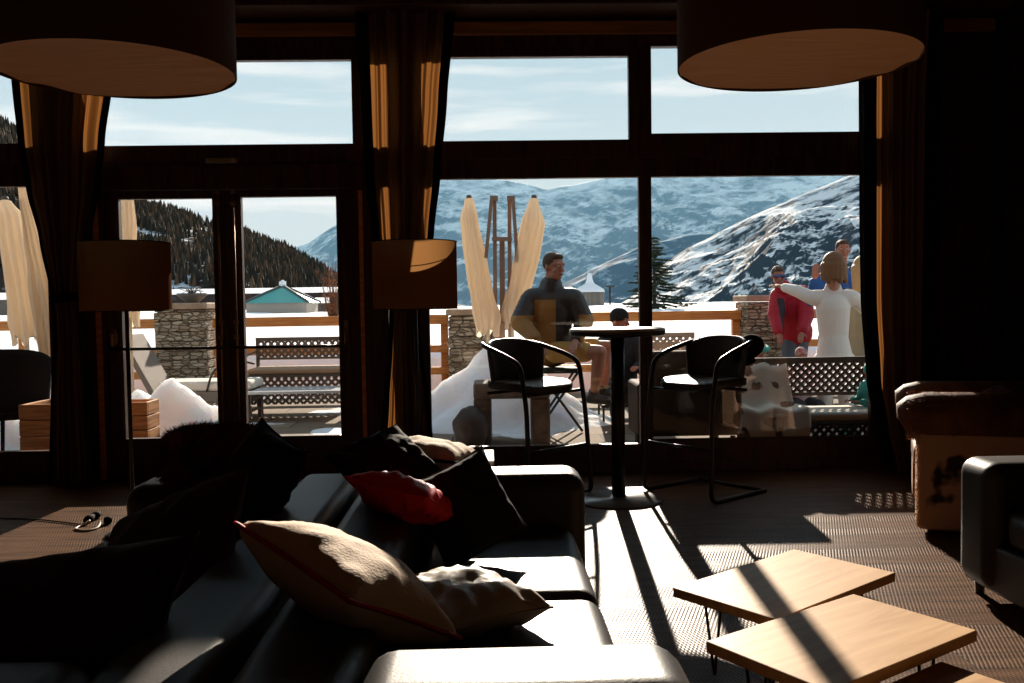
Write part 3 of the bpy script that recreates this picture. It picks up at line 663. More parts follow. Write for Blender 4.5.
# fur cushion standing on the far armrest of the left sofa
c = at(213, 443, 3.42); c.z = .60+.105
def furry(name, c, half, m, label, cat, n, ln, seed, pw=4, group=None, clump=None):
    e_ = empty(name, c)
    def sp_(a, b_):
        d = Vector((math.cos(b_)*math.cos(a), math.cos(b_)*math.sin(a), math.sin(b_)))
        k = (abs(d.x)**pw+abs(d.y)**pw+abs(d.z)**pw)**(-1/pw); q = Vector((d.x*k*half[0], d.y*k*half[1], d.z*k*half[2]))
        q *= 1+.05*nz(d.x*3, d.y*3, d.z*3+seed); return q, Vector((d.x**3/half[0], d.y**3/half[1], d.z**3/half[2])).normalized()
    bm = grid(40, 20, lambda u, v: sp_(u*2*math.pi, (v-.5)*math.pi)[0]); bmesh.ops.remove_doubles(bm, verts=bm.verts, dist=.001); obj('cushion_cover', bm, m, e_, smooth=True)
    def s_(rnd): return sp_(rnd.uniform(0, 2*math.pi), math.asin(rnd.uniform(-1, 1)))
    f_ = obj('fur', strands(n, s_, ln, .0022, .2, seed), m, e_); f_['kind'] = 'stuff'
    tag(e_, label, cat, group); return e_
furm = mat('brown_fur', (.20,.075,.025), .8, .3, col2=(.05,.02,.01), nscale=14)
furry('fur_cushion', c, (.165,.13,.105), furm, 'shaggy brown fur cushion standing on the far armrest of the left sofa', 'cushion', 9000, .03, 3, pw=5)

# ================================================================ cowhide armchair
cow = bpy.data.materials.new('cowhide'); cow.use_nodes = True; nt = cow.node_tree; L = nt.links.new; b = nt.nodes['Principled BSDF']; b.inputs['Roughness'].default_value = .8
tc = nt.nodes.new('ShaderNodeTexCoord'); n = nt.nodes.new('ShaderNodeTexNoise'); n.inputs['Scale'].default_value = 3.2; n.inputs['Detail'].default_value = 3; L(tc.outputs['Object'], n.inputs[0])
r = nt.nodes.new('ShaderNodeValToRGB'); r.color_ramp.elements[0].position = .53; r.color_ramp.elements[1].position = .57; r.color_ramp.elements[0].color = (.62,.38,.25,1); r.color_ramp.elements[1].color = (.03,.014,.008,1)
L(n.outputs[0], r.inputs[0]); L(r.outputs[0], b.inputs['Base Color'])
brown_hair = mat('brown_hair_hide', (.22,.085,.03), .6, .4, col2=(.09,.035,.014), nscale=9, bump=.3, bscale=200)
e_ = empty('cowhide_armchair', (2.262, 4.69, 0), math.radians(-24))
def lb(n_, x0, x1, y0, y1, z0, z1, m, bev=.03):
    bm = B(); box(bm, x0, x1, y0, y1, z0, z1); o = obj(n_, bm, m, e_, bevel=bev, seg=4, smooth=True); o.modifiers.new('wn', 'WEIGHTED_NORMAL'); return o
W_, D_ = .86, .92
lb('armrest', 0, W_, 0, .19, .03, .56, cow); lb('armrest', 0, W_, D_-.19, D_, .03, .56, cow)
lb('seat_base', .03, W_, .19, D_-.19, .05, .30, cow); lb('seat_cushion', -.01, W_-.12, .195, D_-.195, .30, .46, brown_hair, .05)
lb('backrest', W_-.16, W_+.08, 0, D_, .05, .78, brown_hair, .06)
for yy in (.10, D_-.10):
    bm = B(); tube(bm, [(-.085, yy, .60), (-.07, yy, .61), (-.035, yy, .618), (.05, yy, .625), (W_, yy, .64)], [.02, .085, .115, .132, .128], 24)
    obj('arm_roll', bm, brown_hair, e_, smooth=True)
def s1(rnd): return Vector((rnd.uniform(-.002, .03), -.001+rnd.uniform(0,.02), rnd.uniform(.06,.56))), Vector((-1, -.25, 0)).normalized()
f_ = obj('hide_fur', strands(2600, s1, .014, .0014, .5, 5), mat('pale_hide_hair', (.7,.5,.36), .7), e_); f_['kind'] = 'stuff'
def s2(rnd):
    a = rnd.uniform(0, 2*math.pi); x = rnd.uniform(-.05, W_); return Vector((x, .10+.127*math.cos(a), .63+.127*math.sin(a))), Vector((0, math.cos(a), math.sin(a)))
f_ = obj('roll_fur', strands(7000, s2, .012, .0016, .4, 6), mat('orange_hide_hair', (.42,.17,.05), .6), e_); f_['kind'] = 'stuff'
for x in (.08, W_-.05):
    for y in (.08, D_-.08):
        bm = B(); tube(bm, [(x, y, 0), (x, y, .05)], .025, 12); obj('foot', bm, M['dark_wood'], e_)
tag(e_, 'armchair covered in spotted cowhide with rolled brown arms at the right wall', 'armchair')
pillow('cushion', Vector((2.82, 4.98, .62)), (-.5,-.2,.8), (0,1,.2), (.36,.34), .14, mat('tan_leather', (.16,.07,.035), .4, .5), 'brown leather cushion on the seat of the cowhide armchair', seed=33)
# white side table just behind the far armrest
a_, b_ = gr(436,458,.62), gr(494,458,.62); e_ = empty('side_table', ((a_.x+b_.x)/2, 3.82, 0)); hw = (b_.x-a_.x)/2
bm = B(); box(bm, -hw, hw, -.14, .14, .60, .62); obj('tabletop', bm, mat('white_laminate', (.8,.78,.75), .5), e_, bevel=.003)
for x in (-hw+.02, hw-.02):
    for y in (-.12, .12):
        bm = B(); tube(bm, [(x, y, 0), (x, y, .60)], .009, 10); obj('leg', bm, M['black_metal'], e_)
tag(e_, 'small white topped side table behind the far armrest of the sunlit sofa', 'side table')

# ================================================================ cord and plugs on the floor, rug edge at left
e_ = empty('extension_lead', gr(92,520)); o0 = e_.location.copy()
bm = B(); pts = smooth_path([gr(-20,519)+Vector((0,0,.006)), gr(30,520)+Vector((0,0,.006)), gr(62,523)+Vector((0,0,.006)), gr(84,526)+Vector((0,0,.006))], 8); tube(bm, [p-o0 for p in pts], .0045, 8); obj('cable', bm, M['black_metal'], e_)
bm = B(); pts = smooth_path([gr(90,524)+Vector((0,0,.02)), gr(80,527)+Vector((0,0,.006)), gr(76,530)+Vector((0,0,.006)), gr(86,531.5)+Vector((0,0,.006)), gr(97,529)+Vector((0,0,.006)), gr(101,525)+Vector((0,0,.02))], 8); tube(bm, [p-o0 for p in pts], .006, 8); o=obj('cable', bm, mat('white_cable', (.7,.62,.5), .5), e_); o['label'] = 'pale looped cable'
for (a, b_, z) in (((86,524),(93,520),.022), ((92,520),(100,517.5),.022), ((104,524),(112,523),.02)):
    bm = B(); tube(bm, [gr(*a)+Vector((0,0,z))-o0, (gr(*a)+gr(*b_))/2+Vector((0,0,z))-o0, gr(*b_)+Vector((0,0,z))-o0], [.018, .024, .016], 12); obj('plug', bm, M['curtain_edge'], e_)
tag(e_, 'black extension lead with plugs lying on the sunlit floor left of the sofas', 'cord')
# ================================================================ terrace railing and stone pillars
YR = 12.3
def railing(x0, x1, label):
    e_ = empty('wooden_railing', ((x0+x1)/2, YR, 0)); ox = e_.location.x
    for z, h in ((1.06, .13), (.66, .10), (.36, .10)):
        bm = B(); box(bm, x0-ox, x1-ox, -.025, .025, z-h/2, z+h/2); obj('rail', bm, M['orange_wood'], e_, bevel=.006)
    n = max(1, round((x1-x0)/2.2))
    for i in range(n+1):
        x = x0+(x1-x0)*i/n; x = min(max(x, x0+.06), x1-.06); bm = B(); box(bm, x-.05-ox, x+.05-ox, .026, .11, 0, 1.10); obj('post', bm, M['orange_wood'], e_, bevel=.005)
    tag(e_, label, 'railing', 'railings along the terrace edge'); return e_
stone = bpy.data.materials.new('rubble_stone'); stone.use_nodes = True; nt = stone.node_tree; L = nt.links.new; b = nt.nodes['Principled BSDF']; b.inputs['Roughness'].default_value = .9
tc = nt.nodes.new('ShaderNodeTexCoord'); mp = nt.nodes.new('ShaderNodeMapping'); mp.inputs['Scale'].default_value = (8, 8, 24); L(tc.outputs['Object'], mp.inputs[0])
vo = nt.nodes.new('ShaderNodeTexVoronoi'); vo.inputs['Scale'].default_value = 1; L(mp.outputs[0], vo.inputs[0])
ve = nt.nodes.new('ShaderNodeTexVoronoi'); ve.feature = 'DISTANCE_TO_EDGE'; ve.inputs['Scale'].default_value = 1; L(mp.outputs[0], ve.inputs[0])
hs = nt.nodes.new('ShaderNodeValToRGB'); hs.color_ramp.elements[0].color = (.30,.20,.12,1); hs.color_ramp.elements[1].color = (.55,.46,.33,1)
sx = nt.nodes.new('ShaderNodeSeparateXYZ'); L(vo.outputs['Color'], sx.inputs[0]); L(sx.outputs[0], hs.inputs[0])
er = nt.nodes.new('ShaderNodeValToRGB'); er.color_ramp.elements[0].position = .02; er.color_ramp.elements[1].position = .10; L(ve.outputs['Distance'], er.inputs[0])
mx = nt.nodes.new('ShaderNodeMixRGB'); mx.inputs[1].default_value = (.20,.14,.085,1); L(er.outputs[0], mx.inputs[0]); L(hs.outputs[0], mx.inputs[2]); L(mx.outputs[0], b.inputs['Base Color'])
bp = nt.nodes.new('ShaderNodeBump'); bp.inputs['Distance'].default_value = .03; L(er.outputs[0], bp.inputs['Height']); L(bp.outputs[0], b.inputs['Normal'])
def pillar(px0, px1, pyt, Y, label, dw=.62):
    a_, b_ = at(px0, pyt, Y), at(px1, pyt, Y); c = (a_+b_)/2; hw = (b_.x-a_.x)/2; h = c.z; e_ = empty('stone_pillar', (c.x, Y+dw/2, 0))
    bm = B(); rnd = random.Random(int(px0)); z = 0; k = 0
    while z < h-.1:   # irregular courses of separate stones merged in one shaft
        ch = rnd.uniform(.08, .15); ch = min(ch, h-.09-z)
        for fx in range(3):
            x0 = -hw+fx*2*hw/3; j = rnd.uniform(-.012, .012); box(bm, x0-.004+ (j if fx == 0 else 0), x0+2*hw/3-.004, -dw/2+rnd.uniform(-.015, .01), dw/2, z, z+ch-.008)
        box(bm, -hw+.02, hw-.02, -dw/2+.03, dw/2-.02, z, z+ch); z += ch
    obj('shaft', bm, stone, e_, bevel=.012)
    bm = B(); box(bm, -hw-.03, hw+.03, -dw/2-.03, dw/2+.03, h-.085, h); obj('capstone', bm, mat('capstone_tan', (.52,.36,.24), .8, .2, noise_amt=.3, nscale=6), e_, bevel=.015)
    tag(e_, label, 'stone pillar', 'stone pillars of the terrace railing'); return c.x, hw
p1 = pillar(154, 205, 303, 12.0, 'rubble stone pillar seen through the left leaf of the double door')
p2 = pillar(448, 494, 309, 12.0, 'rubble stone pillar behind the snow heap, right of the middle curtain')
p3 = pillar(748, 786, 295, 12.0, 'rubble stone pillar behind the man in the red jacket')
railing(-8.2, p1[0]-p1[1]-.01, 'larch railing left of the first stone pillar, behind the closed parasols')
railing(p1[0]+p1[1]+.01, p2[0]-p2[1]-.01, 'larch railing between the left and middle stone pillars')
railing(p2[0]+p2[1]+.01, p3[0]-p3[1]-.01, 'larch railing between the middle and right stone pillars, behind the bar table')
railing(p3[0]+p3[1]+.01, 8.4, 'larch railing right of the stone pillar behind the woman in white')
# small things on the left pillar: a snowy pot
e_ = empty('planter_bowl', Vector((p1[0]+.07, 12.3, at(180,303,12.0).z)))
bm = B(); lathe(bm, [(.001,0),(.09,.0),(.10,.02),(.19,.10),(.20,.13),(.17,.13),(.001,.09)], 24, cap=False); obj('bowl', bm, mat('weathered_bowl', (.14,.13,.12), .8), e_)
bm = B(); rnd = random.Random(5)
for k in range(26):
    a = rnd.uniform(0, 6.28); r = rnd.uniform(.05, .2); tube(bm, [(0,0,.1), (r*.5*math.cos(a), r*.5*math.sin(a), .16+rnd.uniform(0,.04)), (r*math.cos(a), r*math.sin(a), .12+rnd.uniform(0,.1))], .004, 5)
obj('dry_plant', bm, mat('dry_twigs', (.08,.06,.05), .9), e_); tag(e_, 'low bowl with a dry plant standing on the left stone pillar', 'planter')

# ================================================================ snow heaps
def heap(c, rx, ry, h, label, seed, lobes=(), n=70):
    e = []
    def hz_(x, y):
        z = h*math.exp(-((x/rx)**2+(y/ry)**2)*1.2)
        for lx, ly, lr, lh in lobes: z = max(z, lh*math.exp(-(((x-lx)/lr)**2+((y-ly)/lr)**2)*1.3))
        z += .10*fbm(x, y, seed, 2.2, 5)*min(1, z/.15)+.05*ridged(x, y, 4, 3, seed)*min(1, z/.2)
        return z-.05
    def fn(u, v):
        x = (u-.5)*rx*3.4; y = (v-.5)*ry*3.4; return Vector((x, y, max(hz_(x, y), -.03)))
    o = obj('snow_pile', grid(n, n, fn), M['snow_deep'], smooth=True); o.location = c; tag(o, label, 'snow pile'); return o
c = at(170, 420, 8.6); heap((c.x, 8.7, 0), .46, .45, .60, 'snow heap behind the wooden planter box outside the double door', 2, lobes=((-.35,.1,.35,.55),(.40,.1,.3,.33)))
c = at(478, 420, 8.9); heap((c.x+.22, 9.6, 0), *(.78, .6, .86), 'tall snow heap left of the seated man outside the middle window', 5, lobes=((-.55,-.1,.40,.50),(.25,.0,.35,.88)))
c = at(8, 430, 8.2); heap((c.x-.1, 8.4, 0), .40, .45, .42, 'low snow heap beside the planter box outside the leftmost window', 9)
c = at(605, 318, 60)

# ================================================================ planter boxes
def crate(px0, px1, pyt, pyb, Y, label, d=.5, hid=False):
    a_, b_ = at(px0, pyt, Y), at(px1, pyt, Y); h = a_.z; x0, x1 = a_.x, b_.x; e_ = empty('planter_box', ((x0+x1)/2, Y+d/2, 0)); hw = (x1-x0)/2
    n = 4; ph = h/n
    for i in range(n):
        bm = B(); z0, z1 = i*ph, (i+1)*ph-.008
        box(bm, -hw, hw, -d/2, -d/2+.03, z0, z1); box(bm, -hw, hw, d/2-.03, d/2, z0, z1); box(bm, -hw, -hw+.03, -d/2+.03, d/2-.03, z0, z1); box(bm, hw-.03, hw, -d/2+.03, d/2-.03, z0, z1)
        obj('plank_course', bm, M['crate_wood'], e_, bevel=.006)
    for s in (-1, 1):
        bm = B(); box(bm, s*(hw-.055)-.025, s*(hw-.055)+.025, -d/2+.03, -d/2+.07, 0, h-.02); obj('corner_block', bm, M['crate_wood'], e_)
    o = obj('soil', grid(16, 16, lambda u, v: Vector(((u-.5)*2*(hw-.03), (v-.5)*(d-.06), h-.10+.03*nz(u*5, v*5, px0)))), M['snow'], e_, smooth=True); o['label'] = 'snow filling the box'
    tag(e_, label, 'planter box', 'wooden planter boxes outside'); return e_
crate(18, 62, 404, 450, 7.25, 'wooden planter box outside the leftmost window beside the curtain')
crate(104, 147, 402, 437, 7.70, 'wooden planter box outside the left leaf of the double door', d=.28)

# ================================================================ closed parasols
def parasol(pts, Y, label, seed, pole=True, Yb=None, pleats=9):
    """pts: (px, py, half width px) from top to the tips"""
    P = [(at(px, py, Y), w*.92*Y/F) for px, py, w in pts]; base = P[-1][0]; e_ = empty('parasol', (base.x, Y, 0)); o0 = e_.location.copy()
    C = [p for p, r in P]; Rr = [r for p, r in P]; n = 54; bm = B(); rings = []; K = 36
    for i in range(K+1):
        t = i/K*(len(C)-1); j = min(int(t), len(C)-2); f = t-j; f2 = f*f*(3-2*f); c = C[j].lerp(C[j+1], f); r = Rr[j]+(Rr[j+1]-Rr[j])*f2; ring = []
        q = i/K
        for k in range(n):
            a = 2*math.pi*k/n; pl = 1+.24*q**.4*math.sin(a*pleats+seed+1.5*math.sin(q*4+seed))+.10*nz(math.cos(a)*1.5, math.sin(a)*1.5, q*5+seed)
            z = -.0 if i < K else .06*math.sin(a*pleats*.5+seed)
            ring.append(bm.verts.new(c-o0+Vector((r*pl*math.cos(a), r*pl*math.sin(a), z))))
        rings.append(ring)
    for a_, b_ in zip(rings, rings[1:]):
        for k in range(n): bm.faces.new((a_[k], a_[(k+1) % n], b_[(k+1) % n], b_[k])).smooth = True
    tv = bm.verts.new(C[0]-o0+Vector((0,0,.02)))
    for k in range(n): bm.faces.new((tv, rings[0][(k+1) % n], rings[0][k]))
    obj('canopy', bm, M['canvas'], e_)
    # strap
    i = int(K*.62); c = C[min(int(i/K*(len(C)-1)), len(C)-1)]
    bm = B(); lathe(bm, [(.02,0),(.03,.01),(.03,.035),(.02,.045)], 16, c=C[0]-o0); obj('finial', bm, mat('dark_finial', (.12,.09,.07), .6), e_)
    bm = B(); bx_, by_ = C[-1].x-o0.x, 0
    tube(bm, [(bx_, 0, .03), (bx_+(C[-2].x-C[-1].x)*.1, 0, C[-1].z+.15), tuple((C[0]-o0)-Vector((0,0,.1)))], .022, 10); obj('pole', bm, mat('parasol_pole', (.55,.42,.30), .5), e_)
    bm = B(); lathe(bm, [(0,0),(.26,0),(.26,.05),(.04,.07),(.04,.14),(0,.14)], 24, c=(bx_,0,0), cap=False); obj('base', bm, mat('concrete_base', (.3,.28,.26), .9), e_)
    tag(e_, label, 'parasol', 'closed cream parasols on the terrace'); return e_
parasol([(5,201,6),(12,218,12),(16,250,13),(20,285,12),(24,320,13),(27,340,12)], 8.8, 'closed cream parasol at the left edge outside the leftmost window', 1.0)
parasol([(22,188,4),(28,215,6),(36,255,9),(44,295,12),(50,340,11),(53,372,8)], 8.2, 'closed cream parasol leaning beside the leftmost curtain', 2.2)
parasol([(127,190,6),(128,230,8),(127,270,9),(128,300,11),(130,322,8)], 9.6, 'closed cream parasol behind the left floor lamp shade', 3.7)
parasol([(469,199,5),(469,220,9),(476,260,11),(481,290,11),(487,315,13),(488,332,10)], 10.2, 'closed cream parasol left of the wooden frame, above the snow heap', 4.4)
parasol([(534,199,5),(533,225,12),(527,255,13),(520,285,11),(514,310,12),(512,325,8)], 10.2, 'closed cream parasol right of the wooden frame, behind the seated man', 5.9)
# the parasol frame between them
YF = 10.2; e_ = empty('parasol_stand', (at(502,330,YF).x, YF, 0)); o0 = e_.location.copy(); fw = mat('bleached_timber', (.33,.22,.16), .8, .2)
def bar(p, q, r, nm, dy=0):
    a_, b_ = at(*p, YF+dy)-o0, at(*q, YF+dy)-o0; bm = B(); d = (b_-a_).normalized(); s = Vector((d.z, 0, -d.x))*r; w_ = Vector((0, r, 0))
    vs = [bm.verts.new(p_+s*i+w_*j) for p_ in (a_, b_) for i, j in ((-1,-1),(1,-1),(1,1),(-1,1))]
    for f in ((0,1,2,3),(7,6,5,4),(0,4,5,1),(1,5,6,2),(2,6,7,3),(3,7,4,0)): bm.faces.new([vs[k] for k in f])
    bmesh.ops.recalc_face_normals(bm, faces=bm.faces); obj(nm, bm, fw, e_, bevel=.004)
zb = 408
bar((494.5,198),(496,zb), .022, 'upright'); bar((509.5,198),(510,zb), .022, 'upright', .03); bar((502,238),(503,zb), .03, 'upright', .06)
bar((491.5,199),(486,258), .02, 'strut', -.05); bar((513,199),(517.5,262), .02, 'strut', -.05)
bar((492,239),(512,239), .022, 'cross_bar', -.02); bar((490,198.5),(498,198.5), .03, 'top_block', -.03); bar((507,198.5),(515,198.5), .03, 'top_block', -.03)
bm = B(); box(bm, -.35, .35, -.3, .35, 0, .05); obj('base_plate', bm, fw, e_)
tag(e_, 'tall pale timber parasol frame between the two closed parasols', 'parasol frame')

# ================================================================ lattice benches, loungers, tables
def lattice(bm, w, h, t, pitch, bw, org=(0,0,0), ax='xz'):
    """diagonal lattice panel centred in x, from z=0"""
    n = int((w+h)/pitch)+1
    for s in (1, -1):
        for k in range(-n, n+1):
            # line x = s*z + k*pitch clipped to the rectangle
            pts = []
            z0, z1 = 0, h; x0 = k*pitch; xa, xb = x0, x0+s*h
            lo, hi = -w/2, w/2
            if s > 0: ta, tb = max(0, lo-x0), min(h, hi-x0)
            else: ta, tb = max(0, x0-hi), min(h, x0-lo)
            if tb-ta < pitch*.2: continue
            p, q = Vector((x0+s*ta, 0, ta)), Vector((x0+s*tb, 0, tb)); d = (q-p).normalized(); nn = Vector((d.z, 0, -d.x))*bw/2; yy = Vector((0, t/2, 0)); sh = Vector((0, .004*s, 0))
            vs = [bm.verts.new(Vector(org)+v_+sh) for v_ in (p-nn-yy, p+nn-yy, q+nn-yy, q-nn-yy, p-nn+yy, p+nn+yy, q+nn+yy, q-nn+yy)]
            for f in ((0,1,2,3),(7,6,5,4),(0,4,5,1),(1,5,6,2),(2,6,7,3),(3,7,4,0)): bm.faces.new([vs[i] for i in f])
def bench(loc, w, label, m, seat_h=.44, back_h=.80, d=.55, pitch=.075, bw=.024, cush=True, rz=0, arms=True, cm=None):
    e_ = empty('lattice_bench', loc, rz)
    lb_ = seat_h+.15; bm = B(); lattice(bm, w-.06, back_h-lb_-.02, .012, pitch, bw, (0, d/2, lb_)); obj('lattice_back', bm, m, e_)
    bm = B()
    for a_, b_, c_, d_ in ((-w/2, w/2, back_h-.05, back_h), (-w/2, w/2, lb_-.03, lb_), (-w/2, -w/2+.04, seat_h-.05, back_h-.05), (w/2-.04, w/2, seat_h-.05, back_h-.05)): box(bm, a_, b_, d/2-.02, d/2+.02, c_, d_)
    obj('back_frame', bm, m, e_, bevel=.004)
    bm = B(); lattice(bm, w-.04, seat_h-.16, .012, pitch, bw, (0, -d/2+.01, .10)); obj('lattice_skirt', bm, m, e_)
    bm = B(); box(bm, -w/2, w/2, -d/2, d/2-.03, seat_h-.06, seat_h-.03); obj('seat_board', bm, m, e_, bevel=.005)
    if cush:
        bm = B(); box(bm, -w/2+.04, w/2-.04, -d/2+.0, d/2-.05, seat_h-.028, seat_h+.045); o = obj('seat_cushion', bm, cm or M['cream'], e_, bevel=.03, seg=4, smooth=True)
    for sx in (-1, 1):
        for sy in (-1, 1):
            bm = B(); box(bm, sx*(w/2-.025)-.022, sx*(w/2-.025)+.022, sy*(d/2-.03)-.022, sy*(d/2-.03)+.022, 0, seat_h-.06 if sy > 0 or not arms else seat_h-.06); obj('leg', bm, m, e_, bevel=.003)
        if arms:
            bm = B(); tube(bm, round_path([(sx*(w/2-.01), -d/2+.03, seat_h-.06), (sx*(w/2-.01), -d/2+.05, seat_h+.20), (sx*(w/2-.01), d/2, seat_h+.23)], .08, 5), .014, 8); obj('armrest', bm, m, e_)
    tag(e_, label, 'bench', 'lattice benches on the terrace'); return e_
dkm = mat('dark_bronze_lattice', (.03,.022,.018), .55, .4)
xa, xb = at(748,380,7.25).x, at(872,380,7.25).x
bench(((xa+xb)/2, 7.02, 0), xb-xa, 'dark lattice bench with white cushion outside the right window', dkm, d=.52, back_h=.79, seat_h=.355, pitch=.066, arms=False)
xa, xb = at(252,350,11.2).x, at(352,350,11.2).x
bench(((xa+xb)/2, 11.1, 0), xb-xa, 'brown lattice bench by the railing seen through the right door leaf', mat('brown_lattice', (.12,.085,.06), .6), d=.6, seat_h=.48, back_h=.88, pitch=.085, bw=.03, cm=mat('brown_cushion_roll', (.40,.24,.14), .8))
xa, xb = at(650,350,11.2).x, at(700,350,11.2).x
bench(((xa+xb)/2, 11.2, 0), xb-xa, 'tan lattice bench by the railing just right of the bar table', mat('tan_lattice', (.38,.27,.19), .7), d=.6, seat_h=.42, back_h=.86, pitch=.085, bw=.035)
# chaise lounge seen through the left door leaf
def low_table(loc, w, d, h, label, top, legm, nlegs=4):
    e_ = empty('low_table', loc); bm = B(); box(bm, -w/2, w/2, -d/2, d/2, h-.03, h); obj('tabletop', bm, top, e_, bevel=.004)
    for sx in (-1, 1):
        for sy in (-1, 1):
            bm = B(); box(bm, sx*(w/2-.04)-.02, sx*(w/2-.04)+.02, sy*(d/2-.04)-.02, sy*(d/2-.04)+.02, 0, h-.03); obj('leg', bm, legm, e_)
    bm = B(); 
    for sx in (-1, 1): box(bm, sx*(w/2-.04)-.012, sx*(w/2-.04)+.012, -d/2+.06, d/2-.06, .10, .125)
    obj('stretcher', bm, legm, e_); tag(e_, label, 'table', None); return e_
xa, xb = at(251,386,10.2).x, at(352,386,10.2).x
low_table(((xa+xb)/2, 10.15, 0), xb-xa, .6, .34, 'low grey table in front of the brown bench beyond the right door leaf', mat('frosted_top', (.42,.42,.42), .3), dkm)
e_ = empty('chaise_lounge', (at(190,385,10.2).x, 10.3, 0)); wk = mat('weathered_wicker', (.20,.16,.13), .8, .2, bump=.6, bscale=90)
bm = B(); box(bm, -.38, .75, -.32, .32, .22, .34); obj('seat_frame', bm, wk, e_, bevel=.01)
bm = B(); lattice(bm, 1.1, .18, .01, .07, .022, (.19, -.325, .04)); obj('lattice_skirt', bm, wk, e_)
bm = B(); box(bm, -.30, .73, -.30, .30, .34, .45); obj('seat_cushion', bm, M['cream'], e_, bevel=.04, seg=4, smooth=True)
bm = B(); vs = [bm.verts.new(v_) for v_ in ((-.30,-.32,.30),(-.30,.32,.30),(-.66,.32,.98),(-.66,-.32,.98),(-.36,-.32,.28),(-.36,.32,.28),(-.71,.32,.96),(-.71,-.32,.96))]
for f in ((0,1,2,3),(7,6,5,4),(0,4,5,1),(1,5,6,2),(2,6,7,3),(3,7,4,0)): bm.faces.new([vs[k] for k in f])
bmesh.ops.recalc_face_normals(bm, faces=bm.faces); obj('backrest', bm, wk, e_, bevel=.01)
bm = B(); tube(bm, smooth_path([(.25,-.31,.34),(.35,-.31,.58),(.62,-.31,.66),(.78,-.31,.64)], 6), .012, 8); obj('armrest', bm, dkm, e_)
for sx in (-.34, .7):
    for sy in (-.28, .28):
        bm = B(); tube(bm, [(sx, sy, 0), (sx, sy, .22)], .02, 8); obj('leg', bm, wk, e_)
tag(e_, 'grey wicker chaise lounge with cream cushion in front of the left stone pillar', 'lounge chair')
# dark wicker chair at the left edge
e_ = empty('wicker_chair', (at(8,390,7.7).x, 7.75, 0)); dw_ = mat('dark_wicker', (.006,.005,.005), .9, .1, bump=.6, bscale=120)
def bk(u, v):
    a = (u-.5)*2*1.45; r = .30+.05*v; return Vector((r*math.sin(a)*1.05, -r*math.cos(a)*.9, .42+.53*v-.10*v*abs((u-.5)*2)**4))
o = obj('backrest', grid(30, 10, bk), dw_, e_, smooth=True); s_ = o.modifiers.new('s', 'SOLIDIFY'); s_.thickness = .035; s_.offset = 0
bm = B(); lathe(bm, [(0,.36),(.27,.36),(.31,.39),(.31,.43),(0,.45)], 32, cap=False); obj('seat', bm, dw_, e_)
for k in range(4):
    a = math.pi/4+k*math.pi/2; bm = B(); tube(bm, [(.24*math.cos(a), .24*math.sin(a), .37), (.28*math.cos(a), .28*math.sin(a), 0)], [.02, .015], 8); obj('leg', bm, dw_, e_)
tag(e_, 'dark wicker tub chair outside the leftmost window', 'chair')
# cowhide thrown over the front bench's left end
def hide(u, v):
    x = (u-.5)*.46+.04*math.sin(v*5)*(v); s = v*1.05
    # over the seat, then down the front
    if s < .40: y = .20-s; z = .425
    else:
        k = s-.40; y = -.20-.045*min(1, k*4)-.012*math.sin(u*9); z = .425-k*.62
    z += .015*math.sin(u*13+v*3)
    if s < .16: z += (.16-s)*2.0; y = .19-s*.9+.0
    return Vector((x*(1+.30*v), y, max(z, .03)))
hm = bpy.data.materials.new('spotted_hide'); hm.use_nodes = True; nt = hm.node_tree; L = nt.links.new; b = nt.nodes['Principled BSDF']; b.inputs['Roughness'].default_value = .85
tc = nt.nodes.new('ShaderNodeTexCoord'); n = nt.nodes.new('ShaderNodeTexNoise'); n.inputs['Scale'].default_value = 6; n.inputs['Detail'].default_value = 2; L(tc.outputs['Object'], n.inputs[0])
r = nt.nodes.new('ShaderNodeValToRGB'); r.color_ramp.elements[0].position = .60; r.color_ramp.elements[1].position = .63; r.color_ramp.elements[0].color = (.78,.68,.55,1); r.color_ramp.elements[1].color = (.10,.05,.03,1)
L(n.outputs[0], r.inputs[0]); L(r.outputs[0], b.inputs['Base Color'])
o = obj('cowhide_throw', grid(36, 36, hide), hm, None, smooth=True); o.location = (at(764,400,7.0).x, 6.98, 0.0); s_ = o.modifiers.new('s', 'SOLIDIFY'); s_.thickness = .008
tag(o, 'white and brown spotted cowhide hanging over the left end of the dark lattice bench', 'throw')
# terrace bar table behind the right bar stool: dark cloth covered pouf
e_ = empty('outdoor_armchair', (1.56, 7.16, 0)); om = mat('dark_brown_weave', (.05,.03,.02), .8, .2, bump=.5, bscale=110)
def ob(n_, a, b_, c, d, f, g, m_=om): bm = B(); box(bm, a, b_, c, d, f, g); o = obj(n_, bm, m_, e_, bevel=.03, seg=4, smooth=True); o.modifiers.new('wn', 'WEIGHTED_NORMAL')
ob('backrest', -.39, .39, -.30, -.16, .22, .88); ob('armrest', -.40, -.28, -.16, .34, .20, .62); ob('armrest', .28, .40, -.16, .34, .20, .62); ob('seat', -.28, .28, -.16, .34, .20, .40)
ob('seat_cushion', -.27, .27, -.15, .34, .40, .48, dw_)
for sx in (-.33, .33):
    for sy in (-.24, .28):
        bm = B(); tube(bm, [(sx, sy, 0), (sx, sy, .21)], .022, 8); obj('leg', bm, dkm, e_)
tag(e_, 'dark brown woven outdoor armchair with its back to the glass, behind the right bar stool', 'armchair')
e_ = empty('red_cool_box', (at(664,432,8.4).x, 8.5, 0)); bm = B(); box(bm, -.10, .10, -.08, .08, 0, .16); obj('body', bm, mat('bright_red_plastic', (.55,.01,.02), .5), e_, bevel=.01)
bm = B(); box(bm, -.105, .105, -.085, .085, .16, .19); obj('lid', bm, mat('white_plastic_lid', (.8,.8,.8), .5), e_, bevel=.008); tag(e_, 'small red box with white lid on the terrace behind the outdoor armchair', 'box')
